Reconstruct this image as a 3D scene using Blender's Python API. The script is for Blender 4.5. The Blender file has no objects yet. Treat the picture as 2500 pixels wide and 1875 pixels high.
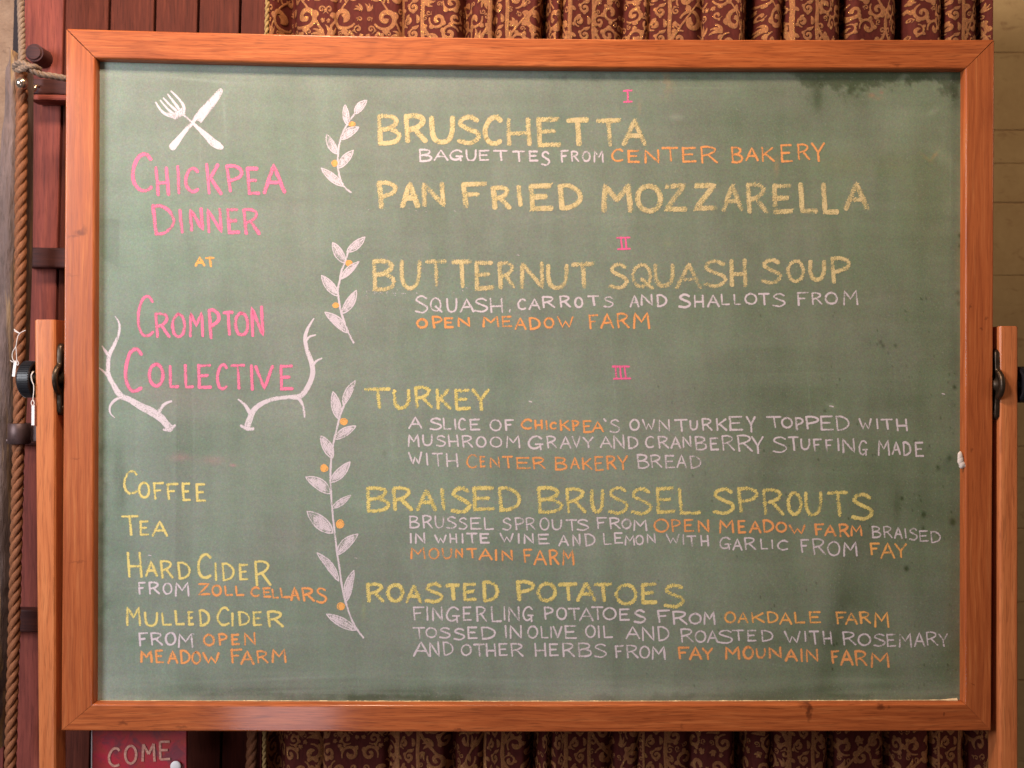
import bpy, bmesh, math, random
import numpy as np
from mathutils import Vector, Matrix, noise as mnoise

random.seed(7)
rng = np.random.default_rng(11)
scene = bpy.context.scene
COL = scene.collection

# ------------------------------------------------------------------ camera
CAM = Vector((-0.0482483, -1.2899697, -0.0049653))
YAW, PITCH, ROLL = -0.0157718, 0.0018179, -0.0059304
FPX, W0, H0 = 2255.0, 2500.0, 1875.0
RM = Matrix.Rotation(YAW, 3, 'Z') @ Matrix.Rotation(PITCH, 3, 'X') @ Matrix.Rotation(ROLL, 3, 'Y')
cam_d = bpy.data.cameras.new('camera')
cam = bpy.data.objects.new('camera', cam_d)
COL.objects.link(cam)
cam_d.sensor_width = 36
cam_d.lens = 36 * FPX / W0
cam_d.clip_end = 100
cam_d.clip_start = 0.02
cam.matrix_world = Matrix.Translation(CAM) @ (RM @ Matrix.Rotation(math.pi / 2, 3, 'X')).to_4x4()
cam_d.dof.use_dof = True
cam_d.dof.focus_distance = 1.30
cam_d.dof.aperture_fstop = 3.6
scene.camera = cam

# ------------------------------------------------------------------ world, lamps, exposure
world = bpy.data.worlds.new('World')
scene.world = world
world.use_nodes = True
bg = world.node_tree.nodes['Background']
bg.inputs[0].default_value = (1.0, 0.80, 0.66, 1)
bg.inputs[1].default_value = 0.055


def area(name, loc, target, sx, sy, power, color):
    l = bpy.data.lights.new(name, 'AREA')
    l.shape = 'RECTANGLE'
    l.size, l.size_y, l.energy, l.color = sx, sy, power, color
    o = bpy.data.objects.new(name, l)
    COL.objects.link(o)
    o.location = loc
    d = Vector(target) - Vector(loc)
    o.rotation_euler = d.to_track_quat('-Z', 'Y').to_euler()
    return o


area('ceiling_lamp_light', (-0.45, -0.72, 1.18), (-0.12, 0, 0.15), 0.22, 0.22, 23, (1.0, 0.78, 0.59))
area('window_light', (-1.75, -1.45, 0.50), (-0.5, 0, 0.0), 0.7, 1.0, 44, (0.93, 0.95, 1.0))
area('right_fill_light', (1.75, -0.95, 0.7), (0.9, 0, 0.0), 0.4, 0.4, 5.5, (1.0, 0.74, 0.48))  # fill added on the right to brighten the wall there
area('low_sheen_light', (-0.78, -1.93, -1.12), (-0.34, 0, -0.46), 0.34, 0.26, 2.6, (1.0, 0.84, 0.95))  # unseen low light, added for the sheen on the bottom rail
area('back_lamp_light', (-0.05, -0.12, 1.35), (-0.05, 0.10, 0.5), 0.7, 0.10, 7.5, (1.0, 0.66, 0.34))

scene.view_settings.view_transform = 'Standard'
scene.view_settings.look = 'None'
scene.view_settings.gamma = 1
scene.view_settings.exposure = 0.0


# ------------------------------------------------------------------ projection helpers
def P(px, py, y=0.0):
    d = RM @ Vector(((px - W0 / 2), FPX, -(py - H0 / 2)))
    t = (y - CAM.y) / d.y
    return CAM + d * t


RN = np.array(RM)


def to_px(X, Y, Z):
    d = np.stack([X - CAM.x, Y - CAM.y, Z - CAM.z], -1) @ RN
    return W0 / 2 + FPX * d[..., 0] / d[..., 1], H0 / 2 - FPX * d[..., 2] / d[..., 1]


# ------------------------------------------------------------------ object helpers
def tag(o, label=None, cat=None, group=None, kind=None):
    if label: o['label'] = label
    if cat: o['category'] = cat
    if group: o['group'] = group
    if kind: o['kind'] = kind
    return o


def empty(name, loc, label, cat, group=None):
    o = bpy.data.objects.new(name, None)
    COL.objects.link(o)
    o.location = loc
    o.empty_display_size = 0.05
    return tag(o, label, cat, group)


def link(name, me, mat=None, parent=None, label=None, smooth=False):
    if mat is not None and not me.materials:
        me.materials.append(mat)
    o = bpy.data.objects.new(name, me)
    COL.objects.link(o)
    if parent is not None:
        o.parent = parent
        root = parent
        off = Vector()
        while root is not None:
            off += root.location
            root = root.parent
        o.location = -off
    if label: o['label'] = label
    if smooth:
        me.polygons.foreach_set('use_smooth', [True] * len(me.polygons))
    return o


def mesh_pd(name, verts, faces, uvs=None, attrs=None):
    me = bpy.data.meshes.new(name)
    me.from_pydata([tuple(v) for v in verts], [], faces)
    if uvs is not None:
        uvl = me.uv_layers.new(name='UVMap')
        idx = np.zeros(len(me.loops), dtype=np.int32)
        me.loops.foreach_get('vertex_index', idx)
        uvl.data.foreach_set('uv', np.asarray(uvs, dtype=np.float32)[idx].ravel())
    for k, v in (attrs or {}).items():
        a = me.attributes.new(k, 'FLOAT', 'POINT')
        a.data.foreach_set('value', np.asarray(v, dtype=np.float32))
    me.update()
    return me


def bm_mesh(name, bm):
    me = bpy.data.meshes.new(name)
    bmesh.ops.recalc_face_normals(bm, faces=bm.faces)
    bm.to_mesh(me)
    bm.free()
    return me


def box_uv(me, axis):
    """UV = (distance along the grain axis, distance round the other axes) in metres"""
    uvl = me.uv_layers.new(name='UVMap')
    others = [i for i in range(3) if i != axis]
    for p in me.polygons:
        n = p.normal
        k = others[0] if abs(n[others[1]]) >= abs(n[others[0]]) else others[1]
        if abs(n[axis]) > 0.8:
            for li in p.loop_indices:
                c = me.vertices[me.loops[li].vertex_index].co
                uvl.data[li].uv = (c[others[0]] * 0.2, c[others[1]])
        else:
            for li in p.loop_indices:
                c = me.vertices[me.loops[li].vertex_index].co
                uvl.data[li].uv = (c[axis], c[k] + (0.13 if k == 1 else 0))


def prism(name, front, depth, bevel=0.0015, axis=2, seg=2):
    """front: list of 3D points of a front polygon; extruded by depth along +Y, edges bevelled"""
    bm = bmesh.new()
    a = [bm.verts.new(p) for p in front]
    b = [bm.verts.new((p[0], p[1] + depth, p[2])) for p in front]
    n = len(a)
    bm.faces.new(a)
    bm.faces.new(b[::-1])
    for i in range(n):
        bm.faces.new((a[i], b[i], b[(i + 1) % n], a[(i + 1) % n]))
    bmesh.ops.recalc_face_normals(bm, faces=bm.faces)
    if bevel:
        bmesh.ops.bevel(bm, geom=bm.edges[:], offset=bevel, segments=seg, profile=0.6, affect='EDGES')
    me = bm_mesh(name, bm)
    me.update()
    box_uv(me, axis)
    return me


def tube_mesh(name, pts, rads, seg=8, closed=False):
    pts = [Vector(p) for p in pts]
    n = len(pts)
    vs, fs, uv = [], [], []
    prev = None
    L = 0
    for i in range(n):
        t = (pts[min(i + 1, n - 1)] - pts[max(i - 1, 0)]).normalized()
        if prev is None:
            up = Vector((0, 1, 0)) if abs(t.y) < 0.9 else Vector((1, 0, 0))
            a = t.cross(up).normalized()
        else:
            a = (prev - t * prev.dot(t)).normalized()
        prev = a
        b = t.cross(a)
        if i: L += (pts[i] - pts[i - 1]).length
        r = rads[i] if hasattr(rads, '__len__') else rads
        for k in range(seg):
            th = 2 * math.pi * k / seg
            vs.append(pts[i] + (a * math.cos(th) + b * math.sin(th)) * r)
            uv.append((L, k / seg))
    for i in range(n - 1):
        for k in range(seg):
            fs.append((i * seg + k, i * seg + (k + 1) % seg, (i + 1) * seg + (k + 1) % seg, (i + 1) * seg + k))
    fs.append(tuple(range(seg))[::-1])
    fs.append(tuple(range((n - 1) * seg, n * seg)))
    me = mesh_pd(name, vs, fs, uv)
    me.polygons.foreach_set('use_smooth', [True] * len(me.polygons))
    return me


# ------------------------------------------------------------------ materials
class NT:
    def __init__(self, name):
        self.m = bpy.data.materials.new(name)
        self.m.use_nodes = True
        self.t = self.m.node_tree
        self.t.nodes.clear()
        self.out = self.t.nodes.new('ShaderNodeOutputMaterial')

    def n(self, kind, **kw):
        nd = self.t.nodes.new('ShaderNode' + kind)
        for k, v in kw.items():
            if k.startswith('i_'):
                key = k[2:]
                key = int(key) if key.isdigit() else key.replace('_', ' ')
                self.set(nd.inputs[key], v)
            else:
                setattr(nd, k, v)
        return nd

    def set(self, sock, v):
        if isinstance(v, bpy.types.NodeSocket):
            self.t.links.new(v, sock)
        elif isinstance(v, bpy.types.Node):
            self.t.links.new(v.outputs[0], sock)
        else:
            if isinstance(v, tuple) and len(v) == 3 and sock.type == 'RGBA':
                v = v + (1,)
            sock.default_value = v

    def math(self, op, a, b=0.0, c=None, clamp=False):
        nd = self.n('Math', operation=op, use_clamp=clamp)
        self.set(nd.inputs[0], a)
        self.set(nd.inputs[1], b)
        if c is not None: self.set(nd.inputs[2], c)
        return nd.outputs[0]

    def mapr(self, v, a, b, c=0.0, d=1.0):
        nd = self.n('MapRange')
        self.set(nd.inputs[0], v)
        for i, x in enumerate((a, b, c, d)): self.set(nd.inputs[i + 1], x)
        return nd.outputs[0]

    def mix(self, f, a, b, mode='MIX'):
        nd = self.n('Mix', data_type='RGBA', blend_type=mode)
        self.set(nd.inputs[0], f)
        self.set(nd.inputs[6], a)
        self.set(nd.inputs[7], b)
        return nd.outputs[2]

    def noise(self, vec, scale, detail=3, rough=0.55, dist=0.0):
        nd = self.n('TexNoise')
        self.set(nd.inputs['Vector'], vec)
        nd.inputs['Scale'].default_value = scale
        nd.inputs['Detail'].default_value = detail
        nd.inputs['Roughness'].default_value = rough
        nd.inputs['Distortion'].default_value = dist
        return nd.outputs[0]

    def vscale(self, vec, s, loc=(0, 0, 0)):
        nd = self.n('Mapping')
        self.set(nd.inputs[0], vec)
        self.set(nd.inputs['Location'], loc)
        nd.inputs['Scale'].default_value = s
        return nd.outputs[0]

    def bump(self, h, strength=0.3, dist=0.001):
        nd = self.n('Bump')
        self.set(nd.inputs['Height'], h)
        nd.inputs['Strength'].default_value = strength
        nd.inputs['Distance'].default_value = dist
        return nd.outputs[0]

    def bsdf(self, color, rough=0.6, normal=None, **kw):
        b = self.n('BsdfPrincipled')
        self.set(b.inputs['Base Color'], color)
        self.set(b.inputs['Roughness'], rough)
        if normal is not None: self.set(b.inputs['Normal'], normal)
        for k, v in kw.items():
            self.set(b.inputs[k.replace('_', ' ')], v)
        return b

    def done(self, shader):
        self.set(self.out.inputs[0], shader)
        return self.m


def wood(name, dark, mid, light, rough=0.35, coat=0.3, ring=7.0, pore=0.35, knots=0.0, spec=0.5, marks=()):
    N = NT(name)
    uv = N.n('UVMap').outputs[0]
    rnd = N.n('ObjectInfo').outputs['Random']
    off = N.n('CombineXYZ', i_0=N.math('MULTIPLY', rnd, 37.0), i_1=N.math('MULTIPLY', rnd, 13.0), i_2=rnd).outputs[0]
    v = N.n('VectorMath', operation='ADD', i_0=uv, i_1=off).outputs[0]
    big = N.noise(N.vscale(v, (0.55, 6.0, 1)), 1.5, 2, 0.45, 0.15)
    rings = N.math('PINGPONG', N.math('ADD', N.math('MULTIPLY', big, ring * 4.0), N.math('MULTIPLY', N.noise(N.vscale(v, (7, 60, 1)), 1.0, 3, 0.6), 0.25)), 0.5)
    rings = N.math('MULTIPLY', rings, 2.0)
    warp = N.n('VectorMath', operation='ADD', i_0=v, i_1=N.n('CombineXYZ', i_1=N.math('MULTIPLY', N.noise(N.vscale(v, (6, 14, 1)), 1.0, 2, 0.5), 0.012)).outputs[0]).outputs[0]
    mid_n = N.noise(N.vscale(warp, (9, 230, 1)), 1.0, 4, 0.62, 0.1)
    fine = N.noise(N.vscale(warp, (34, 680, 1)), 1.0, 2, 0.5)
    cloud = N.noise(N.vscale(v, (3.2, 9, 1)), 1.0, 3, 0.5)
    c = N.mix(N.mapr(mid_n, 0.52, 0.68), mid, light)
    c = N.mix(N.mapr(mid_n, 0.48, 0.36, 0.0, 0.44), c, dark)
    c = N.mix(N.math('MULTIPLY', N.mapr(rings, 0.55, 1.0), 0.30), c, dark)
    c = N.mix(N.mapr(cloud, 0.45, 0.85, 0.0, 0.35), c, dark)
    c = N.mix(N.mapr(fine, 0.54, 0.66, 0.0, pore), c, tuple(x * 0.42 for x in dark))
    if knots:
        kn = N.noise(N.vscale(v, (9, 34, 1)), 1.0, 2, 0.5, 0.3)
        c = N.mix(N.mapr(kn, 0.71, 0.79, 0, knots), c, tuple(x * 0.45 for x in dark))
    if marks:
        g = N.n('TexCoord').outputs['Object']
        wob = N.n('VectorMath', operation='SCALE', i_0=N.n('VectorMath', operation='SUBTRACT', i_0=N.n('TexNoise', i_Vector=g, i_Scale=140.0).outputs['Color'], i_1=(.5, .5, .5)).outputs[0])
        wob.inputs['Scale'].default_value = 0.012
        gw = N.n('VectorMath', operation='ADD', i_0=g, i_1=wob.outputs[0]).outputs[0]
        for (mx, my, sx_, sz_, am) in marks:
            q = P(mx, my)
            dd = N.n('VectorMath', operation='MULTIPLY', i_0=N.n('VectorMath', operation='SUBTRACT', i_0=gw, i_1=tuple(q)).outputs[0], i_1=(1 / (sx_ * .000574), 0, 1 / (sz_ * .000574))).outputs[0]
            ln = N.n('VectorMath', operation='LENGTH', i_0=dd).outputs['Value']
            c = N.mix(N.mapr(ln, 1.0, 0.25, 0.0, am), c, tuple(x * .45 for x in dark))
    h = N.math('ADD', N.math('MULTIPLY', fine, 0.5), mid_n)
    r = N.mapr(mid_n, 0.2, 0.8, rough * 0.85, rough * 1.25)
    b = N.bsdf(c, r, N.bump(h, 0.25, 0.0006), Coat_Weight=coat, Coat_Roughness=0.13, Specular_IOR_Level=spec)
    return N.done(b)


M_FRAME = wood('oiled_cherry_wood', (0.20, 0.040, 0.012), (0.42, 0.105, 0.028), (0.51, 0.150, 0.044), 0.45, 0.45, knots=0.5, pore=0.42, spec=0.22,
               marks=((1975, 1735, 9, 34, .8), (1966, 1722, 22, 7, .6), (2150, 1727, 12, 8, .7), (2168, 1727, 5, 8, .5), (2304, 1743, 4, 4, .7), (1665, 1772, 4, 12, .4), (300, 1765, 16, 7, .6), (1120, 1782, 18, 4, .6), (2190, 158, 14, 7, .5), (445, 1776, 16, 6, .4)))
M_UPRIGHT = wood('oiled_cherry_upright', (0.23, 0.046, 0.014), (0.41, 0.104, 0.029), (0.49, 0.150, 0.046), 0.45, 0.45, ring=4.0, knots=0.25, pore=0.20, spec=0.22,
               marks=((196, 568, 20, 9, .65), (180, 578, 16, 5, .5), (206, 560, 9, 14, .4), (178, 672, 26, 3, .3), (186, 1120, 14, 2.5, .4), (190, 1372, 30, 3, .35), (2369, 748, 4, 9, .6), (2395, 802, 5, 4, .6), (2372, 1098, 4, 6, .5), (2376, 1671, 4, 4, .6), (2408, 778, 6, 5, .5), (190, 250, 7, 60, .22)))
M_POST = wood('stand_wood', (0.34, 0.086, 0.028), (0.56, 0.175, 0.060), (0.62, 0.215, 0.078), 0.5, 0.15, ring=2.0, spec=0.2)
M_PLANK = wood('dark_planks', (0.10, 0.026, 0.022), (0.24, 0.060, 0.046), (0.30, 0.082, 0.056), 0.7, 0.0, ring=2.0, spec=0.15)
M_PLANKD = wood('darker_planks', (0.046, 0.013, 0.009), (0.105, 0.027, 0.018), (0.14, 0.038, 0.024), 0.75, 0.0, ring=2.0, spec=0.12)  # darker tone for the planks right of the first
M_BATTEN = wood('dark_batten_wood', (0.035, 0.012, 0.014), (0.08, 0.026, 0.024), (0.11, 0.036, 0.030), 0.6, 0.0, spec=0.25)


def rough_wall(name, c1, c2, c3, scale=14, bump=0.8):
    N = NT(name)
    g = N.n('TexCoord').outputs['Object']
    a = N.noise(g, scale, 6, 0.6, 0.3)
    b = N.noise(g, scale * 7, 5, 0.65)
    s = N.noise(N.vscale(g, (1, 1, 2.5)), scale * 2.4, 4, 0.6, 0.8)
    c = N.mix(N.mapr(a, 0.3, 0.7), c1, c2)
    c = N.mix(N.mapr(s, 0.60, 0.72, 0, 0.7), c, c3)
    c = N.mix(N.mapr(b, 0.35, 0.8, 0, 0.3), c, c3)
    h = N.math('ADD', N.math('MULTIPLY', b, 0.6), a)
    return N.done(N.bsdf(c, 0.85, N.bump(h, bump, 0.004)))


M_WALL = rough_wall('painted_masonry', (0.60, 0.45, 0.25), (0.52, 0.37, 0.20), (0.36, 0.22, 0.12), 10, 0.35)
M_MORTAR = rough_wall('dark_mortar', (0.56, 0.38, 0.22), (0.48, 0.32, 0.18), (0.30, 0.19, 0.10), 20, 0.5)
M_PLASTER = rough_wall('tan_plaster', (0.34, 0.225, 0.155), (0.24, 0.145, 0.095), (0.12, 0.065, 0.045), 30, 1.0)


def m_weathered():
    N = NT('weathered_grey_wood')
    g = N.n('TexCoord').outputs['Object']
    a = N.noise(N.vscale(g, (30, 30, 3.0)), 1, 6, 0.6, 0.6)
    b = N.noise(N.vscale(g, (180, 180, 30)), 1, 5, 0.65)
    y = N.noise(N.vscale(g, (70, 20, 2.2), (3, 1, 2)), 1, 4, 0.6, 0.5)
    c = N.mix(N.mapr(a, 0.3, 0.7), (0.06, 0.042, 0.044), (0.24, 0.165, 0.15))
    c = N.mix(N.mapr(y, 0.54, 0.62, 0, 0.85), c, (0.40, 0.25, 0.11))
    c = N.mix(N.mapr(b, 0.5, 0.75, 0, 0.6), c, (0.03, 0.025, 0.02))
    return N.done(N.bsdf(c, 0.9, N.bump(N.math('ADD', a, b), 0.9, 0.004)))


M_WEATHER = m_weathered()


def m_rope(name, c1, c2):
    N = NT(name)
    uv = N.n('UVMap').outputs[0]
    g = N.n('TexCoord').outputs['Object']
    a = N.noise(N.vscale(uv, (160, 14, 1)), 1, 4, 0.6, 0.5)
    f = N.noise(g, 900, 3, 0.6)
    c = N.mix(N.mapr(a, 0.3, 0.7), c1, c2)
    c = N.mix(N.mapr(f, 0.5, 0.75, 0, 0.5), c, tuple(x * 0.4 for x in c1))
    return N.done(N.bsdf(c, 0.75, N.bump(N.math('ADD', a, f), 0.8, 0.001)))


M_ROPE = m_rope('brown_rope_fibre', (0.16, 0.052, 0.020), (0.33, 0.120, 0.046))
M_ROPE2 = m_rope('pale_rope_fibre', (0.17, 0.105, 0.075), (0.34, 0.235, 0.17))


def plain(name, color, rough=0.5, metal=0.0, nscale=300, var=0.3, bump=0.15, **kw):
    N = NT(name)
    g = N.n('TexCoord').outputs['Object']
    a = N.noise(g, nscale, 4, 0.6)
    b = N.noise(g, nscale * 0.12, 3, 0.6)
    c = N.mix(N.mapr(b, 0.3, 0.7, 0, var), color, tuple(min(1, x * 1.7) for x in color))
    c = N.mix(N.mapr(a, 0.45, 0.75, 0, var), c, tuple(x * 0.5 for x in color))
    return N.done(N.bsdf(c, rough, N.bump(a, bump, 0.0005), Metallic=metal, **kw))


M_BRONZE = plain('aged_bronze', (0.055, 0.036, 0.024), 0.36, 0.7, 90, 0.8)
M_BLACK = plain('black_plastic', (0.012, 0.012, 0.016), 0.38, 0.0)
M_STRAP = plain('dark_iron_strap', (0.075, 0.045, 0.045), 0.48, 0.5, 120, 0.7)
M_WHITE = plain('white_tag_paper', (0.82, 0.79, 0.80), 0.7, 0.0, 300, 0.05)
M_STRING = plain('white_string', (0.78, 0.70, 0.68), 0.8, 0.0, 900, 0.25)
M_GLASSB = plain('polished_metal', (0.62, 0.50, 0.42), 0.16, 0.9)
M_PUTTY = plain('pinkish_white_putty', (0.66, 0.56, 0.53), 0.8, 0.0, 240, 0.25, 0.6)
M_DUST = plain('fallen_chalk_dust', (0.70, 0.50, 0.30), 0.95, 0.0, 500, 0.3, 0.6)


# chalk: grainy coverage, the board shows between the grains
def m_chalk(name, col, col2, grain=640.0):
    N = NT(name)
    uv = N.n('UVMap').outputs[0]
    g = N.n('TexCoord').outputs['Object']
    st = N.n('Attribute', attribute_name='strength').outputs['Fac']
    sx = N.n('SeparateXYZ', i_0=uv)
    av = N.math('ABSOLUTE', sx.outputs[1])
    edge = N.math('POWER', av, 2.2)
    n1 = N.noise(g, grain, 3, 0.7)
    n2 = N.noise(N.vscale(g, (1, 1, 0.45)), grain * 0.28, 3, 0.6, 0.6)
    n = N.math('ADD', N.math('MULTIPLY', N.math('SUBTRACT', n1, 0.5), 1.9), N.math('MULTIPLY', N.math('SUBTRACT', n2, 0.5), 1.7))
    bst = N.noise(N.vscale(uv, (0.035, 2.6, 1)), 1.0, 3, 0.6)
    pat = N.noise(g, 46, 2, 0.5)
    n = N.math('ADD', n, N.math('ADD', N.math('MULTIPLY', N.math('SUBTRACT', bst, 0.5), 1.1), N.math('MULTIPLY', N.math('SUBTRACT', pat, 0.5), 1.0)))
    cov = N.math('ADD', N.math('SUBTRACT', N.math('MULTIPLY', st, 1.12), N.math('MULTIPLY', edge, 0.62)), n)
    fac = N.mapr(cov, 0.22, 1.0)
    c = N.mix(N.mapr(n2, 0.3, 0.7), col, col2)
    d = N.bsdf(c, 0.95, N.bump(n1, 0.4, 0.0004), Specular_IOR_Level=0.1)
    tr = N.n('BsdfTransparent')
    mx = N.n('MixShader', i_0=N.math('MULTIPLY', fac, 0.93), i_1=tr.outputs[0], i_2=d.outputs[0])
    return N.done(mx)


CH = {
    'pink': m_chalk('pink_chalk', (0.88, 0.23, 0.37), (0.84, 0.20, 0.34)),
    'pink2': m_chalk('rose_chalk', (0.90, 0.17, 0.36), (0.86, 0.15, 0.34)),
    'white': m_chalk('white_chalk', (0.76, 0.67, 0.70), (0.66, 0.56, 0.62)),
    'yellow': m_chalk('yellow_chalk', (0.84, 0.70, 0.23), (0.76, 0.60, 0.24), 520),
    'pale': m_chalk('pale_yellow_chalk', (0.76, 0.62, 0.31), (0.68, 0.53, 0.30), 430),
    'orange': m_chalk('orange_chalk', (0.90, 0.40, 0.155), (0.84, 0.35, 0.13)),
    'amber': m_chalk('amber_chalk', (0.92, 0.47, 0.16), (0.88, 0.42, 0.13)),
}

# ------------------------------------------------------------------ chalkboard
HW, HH = 0.65, 0.974323 / 2
YP = 0.014                     # the writing surface lies 14 mm behind the frame's face
board = empty('chalkboard', (0, 0, -HH - 0.55),
              'large green chalkboard menu in an orange-brown wooden frame, pivoted between two wooden posts', 'chalkboard')


def bow_top(x):
    t = (x + HW) / (2 * HW)
    return -0.0060 * math.sin(math.pi * min(1, max(0, t)) ** 0.92)


def bow_bot(x):
    t = (x + HW) / (2 * HW)
    return -0.0016 * math.sin(math.pi * min(1, max(0, t)))


def rail(corner_a, corner_b, inner_a, inner_b, bow, axis, label):
    """a mitred moulding; profile (s 0 outer .. 1 inner, y)"""
    prof = [(0, 0.024), (0, 0.0030), (0.010, 0.0013), (0.030, 0.0003), (0.050, 0.0), (0.062, 0.0), (0.918, 0.0), (0.93, 0.0), (0.970, 0.0009), (0.991, 0.0028), (1.0, 0.0055), (1.0, 0.024)]
    A, B, a, b = (Vector(v) for v in (corner_a, corner_b, inner_a, inner_b))
    n = 40
    vs, fs, uv = [], [], []
    k = len(prof)
    wd = (a - A).length * 0.72
    acc = [0]
    for j in range(1, k):
        acc.append(acc[-1] + math.hypot((prof[j][0] - prof[j - 1][0]) * wd, prof[j][1] - prof[j - 1][1]))
    for i in range(n + 1):
        t = i / n
        o, q = A.lerp(B, t), a.lerp(b, t)
        for j, (s, y) in enumerate(prof):
            p = o.lerp(q, s)
            z = p.z + (bow(p.x) if bow else 0)
            vs.append((p.x, y, z))
            uv.append(((p.x if axis == 0 else p.z), acc[j]))
    for i in range(n):
        for j in range(k - 1):
            fs.append((i * k + j, i * k + j + 1, (i + 1) * k + j + 1, (i + 1) * k + j))
        fs.append((i * k + k - 1, i * k, (i + 1) * k, (i + 1) * k + k - 1))
    fs.append(tuple(range(k)))
    fs.append(tuple(range(n * k, n * k + k))[::-1])
    me = mesh_pd('frame_rail', vs, fs, uv)
    bm = bmesh.new(); bm.from_mesh(me)
    bmesh.ops.recalc_face_normals(bm, faces=bm.faces)
    bm.to_mesh(me); bm.free()
    for p in me.polygons:
        p.use_smooth = len(p.vertices) == 4
    try:
        me.set_sharp_from_angle(angle=math.radians(40))
    except Exception:
        pass
    return link('frame_rail', me, M_FRAME if axis == 0 else M_UPRIGHT, board, label)


TL, TR, BR, BL = Vector((-HW, 0, HH)), Vector((HW, 0, HH)), Vector((HW, 0, -HH)), Vector((-HW, 0, -HH))
iTL, iTR, iBR, iBL = (P(233, 141), P(2357, 167), P(2355, 1717), P(228, 1718))
g = 0.0006
rail((TL.x + g * 1.6, 0, TL.z), (TR.x - g * 1.6, 0, TR.z), (iTL.x + g * 1.6, 0, iTL.z), (iTR.x - g * 1.6, 0, iTR.z), bow_top, 0, 'top rail of the frame, sagging slightly')
rail((BL.x + g * .4, 0, BL.z), (BR.x - g * .2, 0, BR.z), (iBL.x + g * .4, 0, iBL.z), (iBR.x - g * .2, 0, iBR.z), bow_bot, 0, 'bottom rail of the frame with a pinkish sheen')
rail((TL.x, 0, TL.z - g * 1.6), (BL.x, 0, BL.z + g * .4), (iTL.x, 0, iTL.z - g * 1.6), (iBL.x, 0, iBL.z + g * .4), None, 2, 'left upright of the frame')
rail((TR.x, 0, TR.z - g * .8), (BR.x, 0, BR.z + g * .2), (iTR.x, 0, iTR.z - g * .8), (iBR.x, 0, iBR.z + g * .2), None, 2, 'right upright of the frame')


# ---- writing surface: wiped chalk and painted light falloff as vertex colour, laid out on the board
def vnoise(w, h, cx, cy, octaves=4, seed=0, gain=0.55):
    r = np.random.default_rng(seed)
    out = np.zeros((h, w)); amp = 1; tot = 0
    for o in range(octaves):
        nx, ny = max(2, int(cx * 2 ** o)) + 2, max(2, int(cy * 2 ** o)) + 2
        gr = r.random((ny, nx))
        xs = np.linspace(0, nx - 1.001, w); ys = np.linspace(0, ny - 1.001, h)
        xi, yi = xs.astype(int), ys.astype(int)
        fx, fy = xs - xi, ys - yi
        fx = fx * fx * (3 - 2 * fx); fy = fy * fy * (3 - 2 * fy)
        a = gr[np.ix_(yi, xi)]; b = gr[np.ix_(yi, xi + 1)]
        c = gr[np.ix_(yi + 1, xi)]; d = gr[np.ix_(yi + 1, xi + 1)]
        out += amp * ((a * (1 - fx) + b * fx) * (1 - fy)[:, None] + (c * (1 - fx) + d * fx) * fy[:, None])
        tot += amp; amp *= gain
    return out / tot


GW, GH = 620, 455
x0, x1 = iTL.x - 0.006, iTR.x + 0.006
z0, z1 = iBL.z - 0.006, iTL.z + 0.004
gx, gz = np.meshgrid(np.linspace(x0, x1, GW), np.linspace(z1, z0, GH))
PX, PY = to_px(gx, np.full_like(gx, YP), gz)


def blob(cx, cy, rx, ry, ang=0.0, p=2.0):
    a = math.radians(ang)
    dx, dy = PX - cx, PY - cy
    u = dx * math.cos(a) + dy * math.sin(a)
    v = -dx * math.sin(a) + dy * math.cos(a)
    return np.exp(-((np.abs(u) / rx) ** p + (np.abs(v) / ry) ** p))


def sst(x, a, b):
    t = np.clip((x - a) / (b - a), 0, 1)
    return t * t * (3 - 2 * t)


nbig = vnoise(GW, GH, 5, 4, 4, 1)
nvert = vnoise(GW, GH, 60, 4, 4, 2)
nvert2 = vnoise(GW, GH, 22, 3, 4, 12)
nhor = vnoise(GW, GH, 4, 50, 4, 3)
nmid = vnoise(GW, GH, 26, 20, 5, 4)
nfine = vnoise(GW, GH, 120, 90, 3, 5)
ndiag = vnoise(GW, GH, 14, 40, 4, 6)
ncl = vnoise(GW, GH, 9, 6, 5, 31, 0.6)
res_shade = 0.54 + 0.18 * (nbig - 0.5) + 0.20 * (ncl - 0.5) + 0.11 * (nvert - 0.5) + 0.13 * (nvert2 - 0.5) + 0.12 * (nhor - 0.5) + 0.13 * (nmid - 0.5)
# wiped clean bands and drips
res_shade -= 0.16 * blob(2065, 1480, 48, 170, 8) * (0.5 + nvert) + 0.17 * blob(2030, 1560, 26, 140, 12) * (0.4 + nmid)
res_shade -= 0.10 * blob(2130, 1500, 30, 150, 6) + 0.08 * blob(2150, 1000, 60, 190) * (0.4 + nmid)
res_shade -= 0.13 * blob(2190, 1240, 8, 50) + 0.10 * sst(PX, 2050, 2330) * sst(PY, 900, 1500)
res_shade -= 0.22 * blob(285, 1165, 12, 110) * sst(nvert, .35, .7) + 0.20 * blob(300, 1190, 9, 60) + 0.24 * blob(250, 1200, 12, 170) * sst(nfine, .35, .7) + 0.2 * blob(255, 1500, 16, 90) * sst(nfine, .35, .7)
res_shade -= 0.07 * blob(285, 1480, 30, 120) * (nvert * 2)
res_shade += 0.05 * sst(-PX, -431, -428) * sst(PY, 820, 1000) * (PX > 330) - 0.05 * ((PX > 430) & (PX < 470)) * sst(PY, 820, 900) * sst(-PY, -1520, -1350)
res_shade -= 0.09 * ((PX > 236) & (PX < 292) & (PY > 533) & (PY < 636 + (PX - 260) * 0.6)) * 1.0
res_shade += 0.14 * blob(238, 1000, 10, 700) * nmid * 2 + 0.16 * blob(262, 250, 40, 120) * nmid
res_shade += 0.10 * blob(500, 170, 260, 22) * nhor * 2
res_shade += 0.14 * blob(2278, 272, 28, 7, -32) + 0.14 * blob(2305, 385, 52, 16, 38) + 0.10 * blob(2200, 300, 70, 60)
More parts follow.
